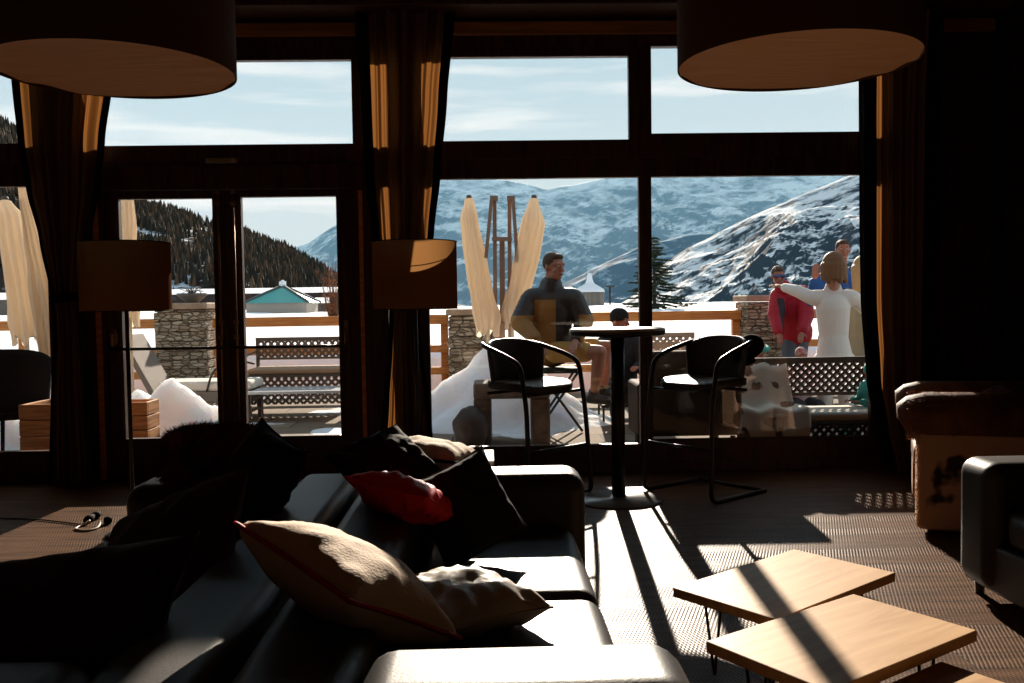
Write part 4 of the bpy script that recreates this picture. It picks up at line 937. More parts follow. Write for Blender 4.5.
# boulder pot and low glass lantern table by the snow heap
def rock(loc, r, label, seed):
    bm = B(); bmesh.ops.create_icosphere(bm, subdivisions=4, radius=1)
    for v in bm.verts: d = v.co.normalized(); v.co = Vector((d.x*r[0], d.y*r[1], d.z*r[2]))*(1+.18*nz(d.x*1.6, d.y*1.6, d.z*1.6+seed)+.05*nz(d.x*6, d.y*6, d.z*6+seed)); v.co.z = max(v.co.z, -r[2]*.8)
    o = obj('boulder', bm, mat('dark_rock', (.07,.055,.05), .8, .3, noise_amt=.4, nscale=6, bump=.5, bscale=20), smooth=True); o.location = loc; tag(o, label, 'boulder', None); return o
rock((at(470,415,7.7).x, 7.85, .17), (.15,.15,.20), 'rounded dark boulder at the foot of the tall snow heap', 2)
e_ = empty('stone_lantern_table', (at(512,400,7.9).x, 8.15, 0)); sm = mat('rough_grey_stone', (.26,.20,.15), .9, .2, noise_amt=.4, nscale=7, bump=.5, bscale=25)
bm = B(); box(bm, -.34, .34, -.22, .22, .42, .56); obj('tabletop', bm, sm, e_, bevel=.02)
for sx in (-1, 1): bm = B(); box(bm, sx*.26-.08, sx*.26+.08, -.2, .2, 0, .42); obj('leg', bm, sm, e_, bevel=.015)
tag(e_, 'low rough stone table beside the tall snow heap outside', 'table')

# ================================================================ buildings, trees beyond the terrace
def building_pyramid():
    Y = 62; a_, b_ = at(243,303,Y), at(306,303,Y); cx = at(276,303,Y).x; hw = (b_.x-a_.x)/2; ze = at(275,303,Y).z; zt = at(275,285.5,Y).z; z0 = -.2
    e_ = empty('pavilion', (cx, Y+hw, 0))
    bm = B(); box(bm, -hw*.96, hw*.96, -hw*.96, hw*.96, z0, ze); obj('wall', bm, mat('pale_render', (.42,.34,.28), .8), e_)
    bm = B(); vs = [bm.verts.new((s*hw*1.04, t*hw*1.04, ze)) for s, t in ((-1,-1),(1,-1),(1,1),(-1,1))]; tp = bm.verts.new((0,0,zt)); bm.faces.new(vs[::-1])
    for i in range(4): bm.faces.new((vs[i], vs[(i+1)%4], tp))
    obj('roof', bm, mat('teal_metal_roof', (.10,.42,.37), .4, .5), e_)
    for i in range(4):
        s, t = ((-1,-1),(1,-1),(1,1),(-1,1))[i]; bm = B(); tube(bm, [(s*hw*1.04, t*hw*1.04, ze+.03), (0,0,zt+.05)], .10, 6); obj('roof_ridge', bm, mat('dark_ridge', (.08,.09,.09), .6), e_)
    bm = B(); lathe(bm, [(0,0),(.25,0),(.25,.3),(0,.45)], 12, c=(0,0,zt), cap=False); obj('finial', bm, mat('snowy_cap', (.85,.86,.9), .8), e_)
    tag(e_, 'pavilion with a teal pyramid roof beyond the snow field', 'building')
building_pyramid()
def longhouse(px0, px1, py_t, py_e, py_b, Y, label, wallc, name='house', depth=8):
    a_, b_ = at(px0, py_e, Y), at(px1, py_e, Y); cx = (a_.x+b_.x)/2; hw = (b_.x-a_.x)/2; zt, ze, zb_ = at((px0+px1)/2, py_t, Y).z, at((px0+px1)/2, py_e, Y).z, at((px0+px1)/2, py_b, Y).z
    e_ = empty(name, (cx, Y+depth/2, 0)); bm = B(); box(bm, -hw, hw, -depth/2, depth/2, zb_-1.2, ze); obj('wall', bm, mat(name+'_wall', wallc, .85, noise_amt=.3, nscale=.5), e_)
    bm = B(); v = [(-hw*1.03,-depth*.56,ze),(hw*1.03,-depth*.56,ze),(hw*1.03,depth*.56,ze),(-hw*1.03,depth*.56,ze),(-hw*1.0,0,zt),(hw*1.0,0,zt)]; v = [bm.verts.new(p) for p in v]
    for f in ((0,1,5,4),(2,3,4,5),(1,2,5),(3,0,4),(3,2,1,0)): bm.faces.new([v[i] for i in f])
    o = obj('roof', bm, M['snow'], e_); o['label'] = 'snow covered roof'
    n = max(1, int(hw*2/5))
    for i in range(n):
        x = -hw+(i+.5)*2*hw/n; bm = B(); box(bm, x-.5, x+.5, -depth/2-.03, -depth/2+.02, zb_+(ze-zb_)*.35, zb_+(ze-zb_)*.8); obj('window', bm, mat('dark_window', (.03,.03,.035), .2), e_)
    tag(e_, label, 'building'); return e_
longhouse(150, 420, 287, 293, 302, 110, 'long low dark building with snow covered roof behind the teal roof', (.05,.03,.025))
longhouse(306, 350, 297, 303, 312, 70, 'small low building with snow covered roof right of the teal roof', (.22,.16,.12))
longhouse(-60, 40, 292, 300, 312, 75, 'snow roofed building behind the parasols at the left edge', (.2,.16,.13))
# round hut with snowy roof and mast
Y = 90; a_, b_ = at(577,300,Y), at(606,300,Y); cx = (a_.x+b_.x)/2; r_ = (b_.x-a_.x)/2; zt = at(592,292,Y).z; zb_ = at(592,309,Y).z
e_ = empty('round_hut', (cx, Y+r_, 0)); bm = B(); lathe(bm, [(r_, zb_-1.5), (r_, zt)], 40); obj('wall', bm, mat('hut_boards', (.30,.24,.19), .8, noise_amt=.4, nscale=3, stretch=(2,2,.1)), e_)
bm = B(); lathe(bm, [(r_*1.05, zt), (r_*.98, zt+.3), (r_*.3, zt+.9), (.3, zt+1.3), (.2, zt+1.9), (0, zt+2)], 40, cap=False); obj('roof', bm, M['snow'], e_)['label'] = 'snow covered roof'
tag(e_, 'round boarded hut with snowy roof beyond the seated man', 'building')
e_ = empty('mast', (at(610,300,95).x, 95, 0)); bm = B(); tube(bm, [(0,0,-1),(0,0,at(610,286,95).z)], .10, 8); obj('pole', bm, dkm, e_); bm = B(); box(bm, -.5, .5, -.1, .1, at(610,287,95).z, at(610,285.5,95).z); obj('lamp_head', bm, dkm, e_); tag(e_, 'thin dark mast right of the round hut', 'mast')

def conifer(px, pyt, pyb, Y, wpx, label, seed, name='fir_tree'):
    rnd = random.Random(seed); a_ = at(px, pyt, Y); z0 = -1.0; zt = a_.z; e_ = empty(name, (a_.x, Y, z0)); h = zt-z0; R_ = wpx*Y/F
    bm = B(); tube(bm, [(0,0,0),(0,0,h*.6),(0,0,h)], [h*.022, h*.014, .02], 8); obj('trunk', bm, mat('bark', (.06,.04,.03), .9), e_)
    bm = B(); n = 30
    for i in range(n):
        t = i/(n-1); z = h*(.16+.82*t); L_ = R_*(1-t)**.8*rnd.uniform(.8, 1.15)+.1
        for k in range(6):
            if rnd.random() < .18: continue
            a = rnd.uniform(0, 6.28); dr = Vector((math.cos(a), math.sin(a), 0)); ll = L_*rnd.uniform(.65, 1.1)
            sag = .28
            tube(bm, [Vector((0,0,z)), Vector((0,0,z))+dr*ll*.5+Vector((0,0,-sag*ll*.35)), Vector((0,0,z))+dr*ll+Vector((0,0,-sag*ll*.35))], .02, 4, mi=0)
            m_ = max(8, int(ll*22))
            for q in range(m_):   # needle sprays
                f = rnd.uniform(.15, 1); p = Vector((0,0,z))+dr*ll*f+Vector((0,0,-sag*ll*min(f, .6)*.6)); s = Vector((-dr.y, dr.x, 0))*rnd.choice((-1, 1)); w_ = .22*R_*(1.1-f*.6)*rnd.uniform(.5, 1)
                d = (s+dr*.6+Vector((0,0,rnd.uniform(-.45,.15)))).normalized(); v0 = bm.verts.new(p+dr*.05+Vector((0,0,.05))); v1 = bm.verts.new(p-dr*.05-Vector((0,0,.05))); v2 = bm.verts.new(p+d*w_); bm.faces.new((v0, v1, v2))
    obj('foliage', bm, mat('fir_needles', (.045,.06,.035), .85, .2), e_)
    tag(e_, label, 'tree'); return e_
conifer(654, 236, 312, 52, 44, 'dark fir tree beyond the railing behind the window mullion', 4)
# leafless shrub with russet leaves
e_ = empty('russet_shrub', (at(333,300,45).x, 45, -.3)); rnd = random.Random(9); bm = B(); bl = B(); h = at(333,254,45).z+.3
for k in range(46):
    a = rnd.uniform(0, 6.28); r = rnd.uniform(.1, .85); tip = Vector((r*math.cos(a), r*math.sin(a), h*rnd.uniform(.45, 1.0))); mid = tip*.5+Vector((rnd.uniform(-.1,.1), 0, .1)); tube(bm, [(0,0,0), mid, tip], [.03, .018, .006], 5)
    for q in range(60):
        f = rnd.uniform(.25, 1); p = tip*f+Vector((rnd.gauss(0,.13), rnd.gauss(0,.13), rnd.gauss(0,.13))); s = Vector((rnd.uniform(-1,1), rnd.uniform(-1,1), rnd.uniform(-1,1)))*.05; t = Vector((rnd.uniform(-1,1), rnd.uniform(-1,1), rnd.uniform(-1,1)))*.05
        bl.faces.new([bl.verts.new(p), bl.verts.new(p+s), bl.verts.new(p+t)])
obj('branches', bm, mat('shrub_bark', (.09,.05,.03), .9), e_); obj('leaves', bl, mat('russet_leaves', (.42,.11,.03), .8, .2), e_)
tag(e_, 'shrub with russet leaves beyond the railing at the right edge of the double door', 'shrub')
# ================================================================ people
def capsule(bm, p, q, r1, r2, n=14, flat=None):
    p, q = Vector(p), Vector(q); d = q-p; L_ = d.length
    if L_ < 1e-5: d = Vector((0,0,1)); L_ = 1e-5
    d.normalize(); u, w_ = frame_of(d)
    if flat: # (axis vector, factor) squash across the axis
        ax = Vector(flat[0]); ax = (ax-d*ax.dot(d)).normalized(); w_ = ax; u = w_.cross(d); fw = flat[1]
    else: fw = 1
    rings = []
    prof = [(-math.cos(t)*r1, math.sin(t)*r1) for t in (.25, .65, 1.1, 1.57)]+[(L_-math.cos(t)*r2, math.sin(t)*r2) for t in (1.57, 2.05, 2.5, 2.9)]
    for s, r in prof: rings.append([bm.verts.new(p+d*s+u*math.cos(a)*r+w_*math.sin(a)*r*fw) for a in [2*math.pi*j/n for j in range(n)]])
    for a_, b_ in zip(rings, rings[1:]):
        for j in range(n): bm.faces.new((a_[j], a_[(j+1) % n], b_[(j+1) % n], b_[j]))
    bm.faces.new(rings[0][::-1]); bm.faces.new(rings[-1])
def ellip(bm, c, r, ax=None, n=16):
    """ax: 3 orthonormal vectors"""
    c = Vector(c); ax = ax or (Vector((1,0,0)), Vector((0,1,0)), Vector((0,0,1))); rings = []
    for i in range(1, n//2):
        t = math.pi*i/(n//2); rings.append([bm.verts.new(c+ax[0]*r[0]*math.sin(t)*math.cos(a)+ax[1]*r[1]*math.sin(t)*math.sin(a)+ax[2]*r[2]*math.cos(t)) for a in [2*math.pi*j/n for j in range(n)]])
    for a_, b_ in zip(rings, rings[1:]):
        for j in range(n): bm.faces.new((a_[j], b_[j], b_[(j+1) % n], a_[(j+1) % n]))
    bm.faces.new(rings[0]); bm.faces.new(rings[-1][::-1])
def fuse(name, bm, m, parent, org, voxel=.008, smooth=6, matfn=None):
    bmesh.ops.recalc_face_normals(bm, faces=bm.faces)
    for v in bm.verts: v.co -= org
    o = obj(name, bm, m, parent, smooth=True)
    r = o.modifiers.new('r', 'REMESH'); r.mode = 'VOXEL'; r.voxel_size = voxel; r.use_smooth_shade = True
    if smooth: s = o.modifiers.new('s', 'SMOOTH'); s.factor = .6; s.iterations = smooth
    bake(o)
    if matfn:
        for p in o.data.polygons: p.material_index = matfn(p.center+org)
    for p in o.data.polygons: p.use_smooth = True
    return o
def hand(bm, wrist, d, nrm, side, curl=.5, k=1.0):
    """palm + five fingers; d along the hand, nrm out of the palm's back, side=+1 thumb on +s"""
    d = Vector(d).normalized(); nrm = Vector(nrm); nrm = (nrm-d*nrm.dot(d)).normalized(); s = d.cross(nrm).normalized()*side
    capsule(bm, wrist, wrist+d*.035*k, .026*k, .030*k, flat=(nrm, .65)); pc = wrist+d*.055*k
    ellip(bm, pc, (.040*k, .050*k, .017*k), (s, d, nrm))
    for i, (off, ln) in enumerate(((.028,.072),(.010,.080),(-.009,.074),(-.027,.058))):
        a0 = pc+s*off*k+d*.040*k; c1 = curl*(.55+.08*i); d1 = (d*math.cos(c1)-nrm*math.sin(c1)); a1 = a0+d1*ln*.5*k; c2 = c1+curl*.9; d2 = (d*math.cos(c2)-nrm*math.sin(c2)); a2 = a1+d2*ln*.5*k
        capsule(bm, a0, a1, .0098*k, .0088*k, 10); capsule(bm, a1, a2, .0088*k, .0074*k, 10)
    t0 = pc+s*.028*k-d*.018*k; t1 = t0+(s*.8+d*.6-nrm*.2).normalized()*.034*k; t2 = t1+(s*.35+d*.9-nrm*.35).normalized()*.030*k
    capsule(bm, t0, t1, .0125*k, .0105*k, 10); capsule(bm, t1, t2, .0105*k, .0085*k, 10)
def person(label, J, look, hair=None, hairm=None, skin=None, top=None, legs=None, shoes=None, puff=.02, group=None, tilt=(0,0,1), k=1.0, extra=None, legpuff=.014, sleeves=True, hands=(.5,.5), topmats=None, topfn=None, calf=True, legfn=None):
    V_ = {a: Vector(b_) for a, b_ in J.items()}; e_ = empty('person', (V_['pelvis'].x, V_['pelvis'].y, 0)); org = e_.location.copy(); skin = skin or M['skin']
    f = Vector(look).normalized(); up = Vector(tilt).normalized(); r = f.cross(up).normalized(); up = r.cross(f).normalized(); h = V_['head']; ax = (r, f, up)
    def hp(x, y, z): return h+r*x*k+f*y*k+up*z*k
    bm = B()
    # head
    ellip(bm, hp(0,-.008,.022), (.076*k,.094*k,.098*k), ax); ellip(bm, hp(0,.018,-.040), (.058*k,.070*k,.072*k), ax); ellip(bm, hp(0,.060,-.088), (.028*k,.024*k,.024*k), ax)
    capsule(bm, hp(0,.082,.010), hp(0,.106,-.026), .009*k, .015*k, 10)                                 # nose
    capsule(bm, hp(-.038,.076,.030), hp(.038,.076,.030), .013*k, .013*k, 10)                          # brow
    for s in (-1, 1):
        ellip(bm, hp(.078*s,-.010,-.008), (.010*k,.018*k,.032*k), ax, 10); ellip(bm, hp(.042*s,.058,-.028), (.022*k,.022*k,.022*k), ax, 10)
    ellip(bm, hp(0,.082,-.060), (.026*k,.012*k,.010*k), ax, 10)
    capsule(bm, hp(0,-.022,-.055), V_['neck'], .056*k, .062*k, 14)
    # torso
    sl, sr, pel, ch = V_['sh_l'], V_['sh_r'], V_['pelvis'], V_['chest']; side = (sr-sl).normalized(); fw = side.cross(Vector((0,0,1))).normalized()
    fl = (fw, .68)
    capsule(bm, V_['neck']-Vector((0,0,.02)), ch, .062*k, .10*k, 16, fl); capsule(bm, ch, pel+(ch-pel)*.35, .150*k, .125*k, 18, (fw,.72)); capsule(bm, pel+(ch-pel)*.35, pel, .125*k, .150*k, 18, (fw,.8))
    capsule(bm, sl+(sr-sl)*.06, sr+(sl-sr)*.06, .062*k, .062*k, 14)
    for a in ('l', 'r'):
        capsule(bm, V_['sh_'+a], V_['el_'+a], .052*k, .040*k); capsule(bm, V_['el_'+a], V_['wr_'+a], .040*k, .026*k)
        if 'kn_'+a in V_:
            capsule(bm, V_['hip_'+a], V_['kn_'+a], .088*k, .056*k); 
            kn, an = V_['kn_'+a], V_['an_'+a]; mid = kn+(an-kn)*.32; capsule(bm, kn, mid, .054*k, .058*k); capsule(bm, mid, an, .058*k, .034*k)
            td = V_.get('toe_'+a, an+fw*.2)-an; td.z = 0; td.normalize(); capsule(bm, an-Vector((0,0,.03))-td*.03, an-Vector((0,0,.045))+td*.14, .036*k, .030*k)
    for i, a in enumerate(('l', 'r')):
        w_, el = V_['wr_'+a], V_['el_'+a]; hand(bm, w_, V_.get('hd_'+a, (w_-el)), V_.get('hn_'+a, Vector((0,0,1)) if abs((w_-el).normalized().z) < .8 else fw), -1 if a == 'l' else 1, hands[i], k)
    fuse('body', bm, skin, e_, org, .0065, 3)
    # eyes, mouth
    for s in (-1, 1):
        bm = B(); ellip(bm, hp(.031*s,.079,.008)-org, (.014*k,.010*k,.008*k), ax, 10); obj('eye', bm, mat('eye_white', (.5,.45,.42), .3), e_, smooth=True)
    bm = B(); ellip(bm, hp(0,.092,-.060)-org, (.024*k,.006*k,.006*k), ax, 10); obj('mouth', bm, mat('lips', (.30,.08,.06), .5), e_, smooth=True)
    # clothing
    if top:
        bm = B(); p_ = puff
        capsule(bm, V_['neck']+Vector((0,0,.0)), ch, .070*k+p_, .115*k+p_, 18, fl); wst = .14*k+p_-(.022 if puff < .02 else 0); capsule(bm, ch, pel+(ch-pel)*.4, .145*k+p_, wst, 20, (fw,.78)); capsule(bm, pel+(ch-pel)*.4, pel+Vector((0,0,.0)), wst, .155*k+p_*1.2, 20, (fw,.85))
        capsule(bm, sl+(sr-sl)*.06, sr+(sl-sr)*.06, .066*k+p_, .066*k+p_, 16)
        for a in ('l', 'r'):
            s_, e2, w_ = V_['sh_'+a], V_['el_'+a], V_['wr_'+a]; capsule(bm, s_, e2, .056*k+p_, .048*k+p_); capsule(bm, e2, e2+(w_-e2)*.86, .048*k+p_, .036*k+p_*.7)
            if p_ > .03:   # quilted bulges
                for q in range(5): t = (q+.5)/5; ellip(bm, s_.lerp(e2, t), (.062*k+p_,)*3, None, 12)
        if 'collar' in (extra or ()): capsule(bm, V_['neck']+Vector((0,0,-.01)), V_['neck']+(V_['head']-V_['neck'])*.22, .074*k+p_*.5, .068*k+p_*.4, 16)
        fuse('jacket', bm, topmats or top, e_, org, .010, 5, topfn)
    if legs and 'kn_l' in V_:
        bm = B(); lp = legpuff
        capsule(bm, pel+(ch-pel)*.22, pel, .135*k+lp, .155*k+lp, 18, (fw,.85))
        for a in ('l', 'r'):
            hi, kn, an = V_['hip_'+a], V_['kn_'+a], V_['an_'+a]; 
            capsule(bm, pel.lerp(hi, .5), hi, .115*k+lp, .100*k+lp, 16)
            if calf: capsule(bm, hi, kn, .094*k+lp, .062*k+lp, 16); capsule(bm, kn, kn+(an-kn)*.93, .062*k+lp, .045*k+lp, 16)
            else: capsule(bm, hi, hi+(kn-hi)*.66, .094*k+lp, .088*k+lp, 16)
        fuse('trousers' if calf else 'shorts', bm, legs, e_, org, .010, 5)
    if shoes and 'kn_l' in V_:
        for a in ('l', 'r'):
            an = V_['an_'+a]; td = V_.get('toe_'+a, an+fw*.2)-an; td.z = 0; td.normalize(); bm = B()
            capsule(bm, an+Vector((0,0,.03)), an-Vector((0,0,.02)), .048*k, .050*k); capsule(bm, an-Vector((0,0,.035))-td*.035, an-Vector((0,0,.045))+td*.15, .046*k, .038*k, 14)
            fuse('shoe', bm, shoes, e_, org, .009, 3)
    if hair:
        bm = B()
        if hair == 'short': ellip(bm, hp(0,-.020,.040), (.083*k,.094*k,.090*k), ax, 20); ellip(bm, hp(0,.035,.085), (.060*k,.050*k,.030*k), ax, 14)
        elif hair == 'bob':
            ellip(bm, hp(0,-.025,.030), (.098*k,.108*k,.105*k), ax, 20)
            for a in range(-5, 6):
                t = a/5*1.75; q = hp(.084*math.sin(t), -.015-.088*math.cos(t), .0); e2 = hp(.098*math.sin(t)*1.02, -.02-.090*math.cos(t), -.125-.02*math.cos(a*2.1)); capsule(bm, q, e2, .040*k, .026*k, 10)
        elif hair == 'long':
            ellip(bm, hp(0,-.020,.030), (.094*k,.106*k,.100*k), ax, 20)
            for a in range(-5, 6):
                t = a/5*1.7; q = hp(.080*math.sin(t), -.015-.085*math.cos(t), .0); e2 = hp(.092*math.sin(t), -.03-.080*math.cos(t), -.24-.02*math.cos(a*1.7)); capsule(bm, q, e2, .038*k, .018*k, 10)
        elif hair == 'beanie': ellip(bm, hp(0,-.015,.052), (.092*k,.105*k,.090*k), ax, 20); capsule(bm, hp(-.0,-.02,.015), hp(0,-.0,.020), .094*k, .094*k, 18, (up, .35))
        elif hair == 'band':
            ellip(bm, hp(0,-.022,.035), (.086*k,.098*k,.092*k), ax, 20)
        hm_ = fuse('beanie' if hair == 'beanie' else 'hair', bm, hairm, e_, org, .008, 3)
    for ex in (extra or ()):
        if ex == 'sunglasses':
            bm = B(); capsule(bm, hp(-.060,.088,.012)-org, hp(.060,.088,.012)-org, .021*k, .021*k, 14, (f, .5)); 
            for s in (-1, 1): capsule(bm, hp(.066*s,.080,.014)-org, hp(.080*s,-.01,.010)-org, .004*k, .004*k, 8)
            obj('sunglasses', bm, mat('mirrored_lens', (.03,.06,.16), .15, .8), e_, smooth=True)
        if ex == 'headband':
            bm = B(); pts = [hp(.092*math.cos(t), -.012+.104*math.sin(t), .045) for t in [2*math.pi*j/24 for j in range(24)]]; tube(bm, [p-org for p in pts], .024*k, 10, closed=True); obj('headband', bm, mat('teal_knit', (.08,.36,.32), .8), e_)
    tag(e_, label, 'person', group); return e_
def A(px, py, Y): return at(px, py, Y)

# ---- man sitting on a high stool just outside the middle window
jm = [mat('black_shell', (.020,.018,.018), .45, .5, bump=.4, bscale=30), mat('tan_quilted', (.42,.22,.06), .55, .4, bump=.5, bscale=22, noise_amt=.2, nscale=5)]
J = dict(head=A(554,267,8.70), neck=A(551,287,8.76), chest=A(552,305,8.80), pelvis=A(552,345,8.86), sh_l=A(574,299,8.74), sh_r=A(531,299,8.80), el_l=A(584,322,8.74), wr_l=A(576,340,8.50), el_r=A(520,323,8.74), wr_r=A(537,340,8.56),
         hip_l=A(563,350,8.88), hip_r=A(556,352,8.72), kn_l=A(609,347,8.72), kn_r=A(600,352,8.44), an_l=A(603,390,8.80), an_r=A(594,395,8.62), toe_l=A(622,390,8.74), toe_r=A(612,396,8.5))
ysh = J['sh_l'].z; mcx = A(552,310,8.7).x; fx0 = A(556,330,8.6).x; fx1 = A(577,330,8.6).x
def jf(c): return 0 if (c.z > ysh-(.0 if abs(c.x-mcx) < .17 else .15) or (fx0 < c.x < fx1+.02)) else 1
seated = person('man in a black and tan quilted jacket sitting on a high stool outside', J, (.62,-.72,-.05), 'short', mat('grey_brown_hair', (.10,.07,.05), .8, .2), M['skin'], jm[0], mat('mustard_shorts', (.62,.36,.10), .8), mat('black_boot', (.015,.013,.012), .5), puff=.038, topmats=jm, topfn=jf, calf=False, extra=('collar',), k=1.14, legpuff=.0)
sz = J['pelvis'].z-.22; c = (J['pelvis']+J['hip_l'])/2; e_ = empty('high_stool', (c.x, c.y, 0))
bm = B(); box(bm, -.19, .19, -.19, .19, sz-.05, sz); obj('seat', bm, mat('dark_green_canvas', (.02,.035,.03), .8), e_, bevel=.015, seg=3)
for s in (-1, 1):
    bm = B(); tube(bm, [(-.22, s*.16, .012), (.18, s*.16, sz-.05)], .013, 8); obj('leg', bm, M['black_metal'], e_)
    bm = B(); tube(bm, [(.22, s*.175, .012), (-.18, s*.175, sz-.05)], .013, 8); obj('leg', bm, M['black_metal'], e_)
bm = B(); tube(bm, [(-.13, -.16, .18), (-.13, .16, .18)], .010, 8); obj('footrest', bm, M['black_metal'], e_)
tag(e_, 'folding high stool with crossed black legs under the seated man', 'stool')

# ---- woman in white standing with her back to the window
J = dict(head=A(832,266,9.30), neck=A(833,289,9.32), chest=A(833,308,9.32), pelvis=A(834,357,9.35), sh_l=A(812,298,9.36), sh_r=A(854,298,9.30), el_l=A(797,291,9.50), wr_l=A(783,287,9.70), el_r=A(868,312,9.45), wr_r=A(872,338,9.60),
         hip_l=A(825,362,9.35), hip_r=A(844,362,9.32), kn_l=A(825,396,9.37), kn_r=A(846,396,9.35), an_l=A(824,421,9.40), an_r=A(847,421,9.35), hn_l=(0,0,1))
wm = mat('white_ski_suit', (.82,.74,.66), .7, .3, bump=.3, bscale=40)
person('woman with brown hair in a white ski suit, back turned, arm stretched out', J, (-.25,.95,-.05), 'bob', mat('light_brown_hair', (.19,.085,.032), .6, .3, bump=.6, bscale=60, stretch=(3,3,.3)), None, wm, wm, mat('white_boot', (.7,.68,.66), .6), k=1.13, puff=.012, hands=(.35,.5))

# ---- second figure, pale hair and khaki coat, half behind the curtain
J = dict(head=A(862,268,9.75), neck=A(864,290,9.80), chest=A(864,308,9.80), pelvis=A(864,352,9.85), sh_l=A(845,298,9.85), sh_r=A(883,298,9.75), el_l=A(840,322,9.90), wr_l=A(843,344,9.85), el_r=A(892,322,9.75), wr_r=A(890,345,9.65),
         hip_l=A(856,356,9.85), hip_r=A(872,356,9.85), kn_l=A(855,386,9.85), kn_r=A(873,386,9.85), an_l=A(855,413,9.90), an_r=A(873,413,9.90))
km = mat('khaki_coat', (.34,.29,.19), .85, .2, bump=.3, bscale=40)
person('blond person in a khaki coat half hidden by the right curtain', J, (-.1,.98,0), 'long', mat('blond_hair', (.42,.26,.12), .6, .3, bump=.6, bscale=60, stretch=(3,3,.3)), None, km, km, mat('brown_boot', (.08,.05,.03), .6), k=1.1, puff=.03)
# ---- dark haired person in blue behind her, hand raised to the face
J = dict(head=A(843,250,10.35), neck=A(841,272,10.40), chest=A(838,290,10.40), pelvis=A(836,334,10.45), sh_l=A(858,281,10.40), sh_r=A(819,282,10.35), el_l=A(862,305,10.35), wr_l=A(850,322,10.20), el_r=A(812,300,10.20), wr_r=A(815,279,10.05),
         hip_l=A(844,338,10.45), hip_r=A(828,338,10.45), kn_l=A(844,372,10.45), kn_r=A(828,372,10.45), an_l=A(844,404,10.50), an_r=A(828,404,10.45), hd_r=(.05,0,1), hn_r=(-.3,-.9,.1))
bmt = mat('blue_ski_jacket', (.02,.09,.30), .6, .3)
person('dark haired person in a blue jacket raising a hand behind the woman in white', J, (-.2,-.95,0), 'short', mat('dark_hair', (.05,.03,.02), .7, .3), M['skin_red'], bmt, mat('black_ski_trousers', (.02,.02,.022), .7), mat('grey_ski_boot', (.1,.1,.1), .5), puff=.03, hands=(.5,.25))
# ---- man in a red jacket leaning forward at the pillar
J = dict(head=A(778,276,11.2), neck=A(783,289,11.3), chest=A(789,300,11.4), pelvis=A(796,333,11.5), sh_l=A(803,294,11.35), sh_r=A(778,296,11.35), el_l=A(806,316,11.2), wr_l=A(802,332,11.0), el_r=A(776,316,11.2), wr_r=A(779,333,11.0),
         hip_l=A(801,337,11.5), hip_r=A(790,337,11.5), kn_l=A(800,364,11.35), kn_r=A(788,364,11.35), an_l=A(802,391,11.6), an_r=A(790,391,11.6))
rm = [mat('red_ski_jacket', (.42,.012,.022), .6, .3, bump=.3, bscale=30), mat('dark_jacket_yoke', (.03,.015,.015), .7)]
rz_ = J['sh_l'].z; rx_ = A(781,310,11.2).x
person('man in a red ski jacket with blue sunglasses standing before the stone pillar', J, (-.12,-.95,-.15), 'short', mat('brown_hair', (.09,.05,.03), .7, .3), M['skin_red'], rm[0], mat('grey_ski_trousers', (.09,.09,.10), .7), mat('dark_boot', (.03,.03,.03), .5), puff=.05, extra=('sunglasses','collar'), topmats=rm, topfn=lambda c: 1 if (abs(c.x-rx_) < .05 and c.z < rz_-.05) else 0)
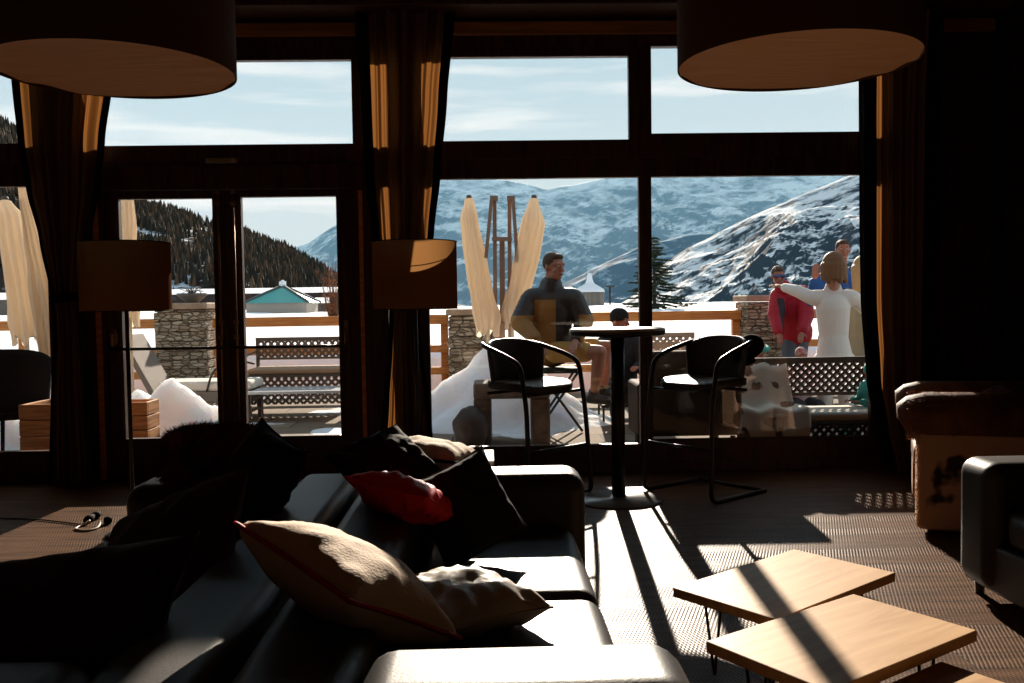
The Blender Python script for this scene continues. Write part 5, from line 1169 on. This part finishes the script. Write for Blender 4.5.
# ---- seated guests farther back
def sitter(px, py, Y, label, look, hair, hm_, top, legs_, extra=(), face=(0,-1), lean=0, sk=None, group=None, sc=1.0):
    h = A(px, py, Y); f = Vector((face[0], face[1], 0)).normalized(); r = Vector((-f.y, f.x, 0)); pel = h-Vector((0,0,.70*sc))-f*.06*sc; up = Vector((0,0,1))*sc; f = f*sc; r = r*sc
    J = dict(head=h, neck=h-up*.16-f*.02, chest=h-up*.30-f*.04, pelvis=pel, sh_l=h-up*.235-f*.03+r*.17, sh_r=h-up*.235-f*.03-r*.17)
    for a, s in (('l', 1), ('r', -1)):
        J['el_'+a] = J['sh_'+a]-up*.26+r*s*.06+f*.06; J['wr_'+a] = J['el_'+a]+f*.22-r*s*.10+up*.02
        J['hip_'+a] = pel+r*s*.09; J['kn_'+a] = pel+r*s*.13+f*.43+up*.03; kz = J['kn_'+a].z
        dz = min(.42*sc, kz-.08); J['an_'+a] = Vector(J['kn_'+a])-Vector((0,0,dz))+f*math.sqrt(max(0, .42**2-(dz/sc)**2)); J['toe_'+a] = J['an_'+a]+f*.2
    return person(label, J, look, hair, hm_, sk or M['skin_red'], top, legs_, mat('dark_shoe', (.02,.02,.02), .6), puff=.03*sc, extra=extra, group=group, k=sc, legpuff=.014*sc), pel
dk = mat('black_clothes', (.015,.015,.018), .8)
def simple_seat(p, label, m):
    e_ = empty('folding_chair', (p.x, p.y, 0)); z = max(.2, p.z-.19)
    bm = B(); box(bm, -.22, .22, -.22, .22, z-.03, z); obj('seat', bm, m, e_, bevel=.008)
    for sx in (-.2, .2):
        for sy in (-.2, .2): bm = B(); tube(bm, [(sx, sy, 0), (sx, sy, z-.03)], .012, 8); obj('leg', bm, M['black_metal'], e_)
    bm = B(); box(bm, -.22, .22, .19, .22, z+.20, z+.42); obj('backrest', bm, m, e_, bevel=.008)
    for sx in (-.2, .2): bm = B(); tube(bm, [(sx, .205, z-.02), (sx, .205, z+.4)], .012, 8); obj('back_post', bm, M['black_metal'], e_)
    tag(e_, label, 'chair'); return e_
o, p = sitter(620, 321, 9.4, 'person in a black beanie seated outside behind the bar table', (.75,-.6,-.1), 'beanie', mat('black_wool', (.012,.012,.014), .95), dk, dk)
simple_seat(p, 'folding chair under the person in the black beanie', dk)
o, p = sitter(757, 352, 8.3, 'person with a teal headband seated outside behind the right bar stool', (.3,-.8,-.2), 'band', mat('auburn_hair', (.22,.09,.04), .7), dk, dk, extra=('headband',), sk=M['skin'])
o, p = sitter(801, 356, 9.3, 'child in a red and white patterned top seated behind the lattice bench', (.2,-.9,-.4), 'short', mat('red_knit', (.45,.03,.03), .8, col2=(.8,.75,.7), nscale=9), mat('red_white_pattern', (.50,.03,.03), .8, col2=(.85,.8,.76), nscale=7), dk, sc=.72)
o, p = sitter(869, 372, 7.04, 'child in a teal snowsuit at the right end of the lattice bench', (-.3,-.8,-.3), 'beanie', mat('teal_wool', (.05,.38,.34), .9), mat('teal_snowsuit', (.04,.30,.27), .7), mat('teal_snowsuit_legs', (.04,.22,.2), .7), sc=.48, face=(-1,-.15))
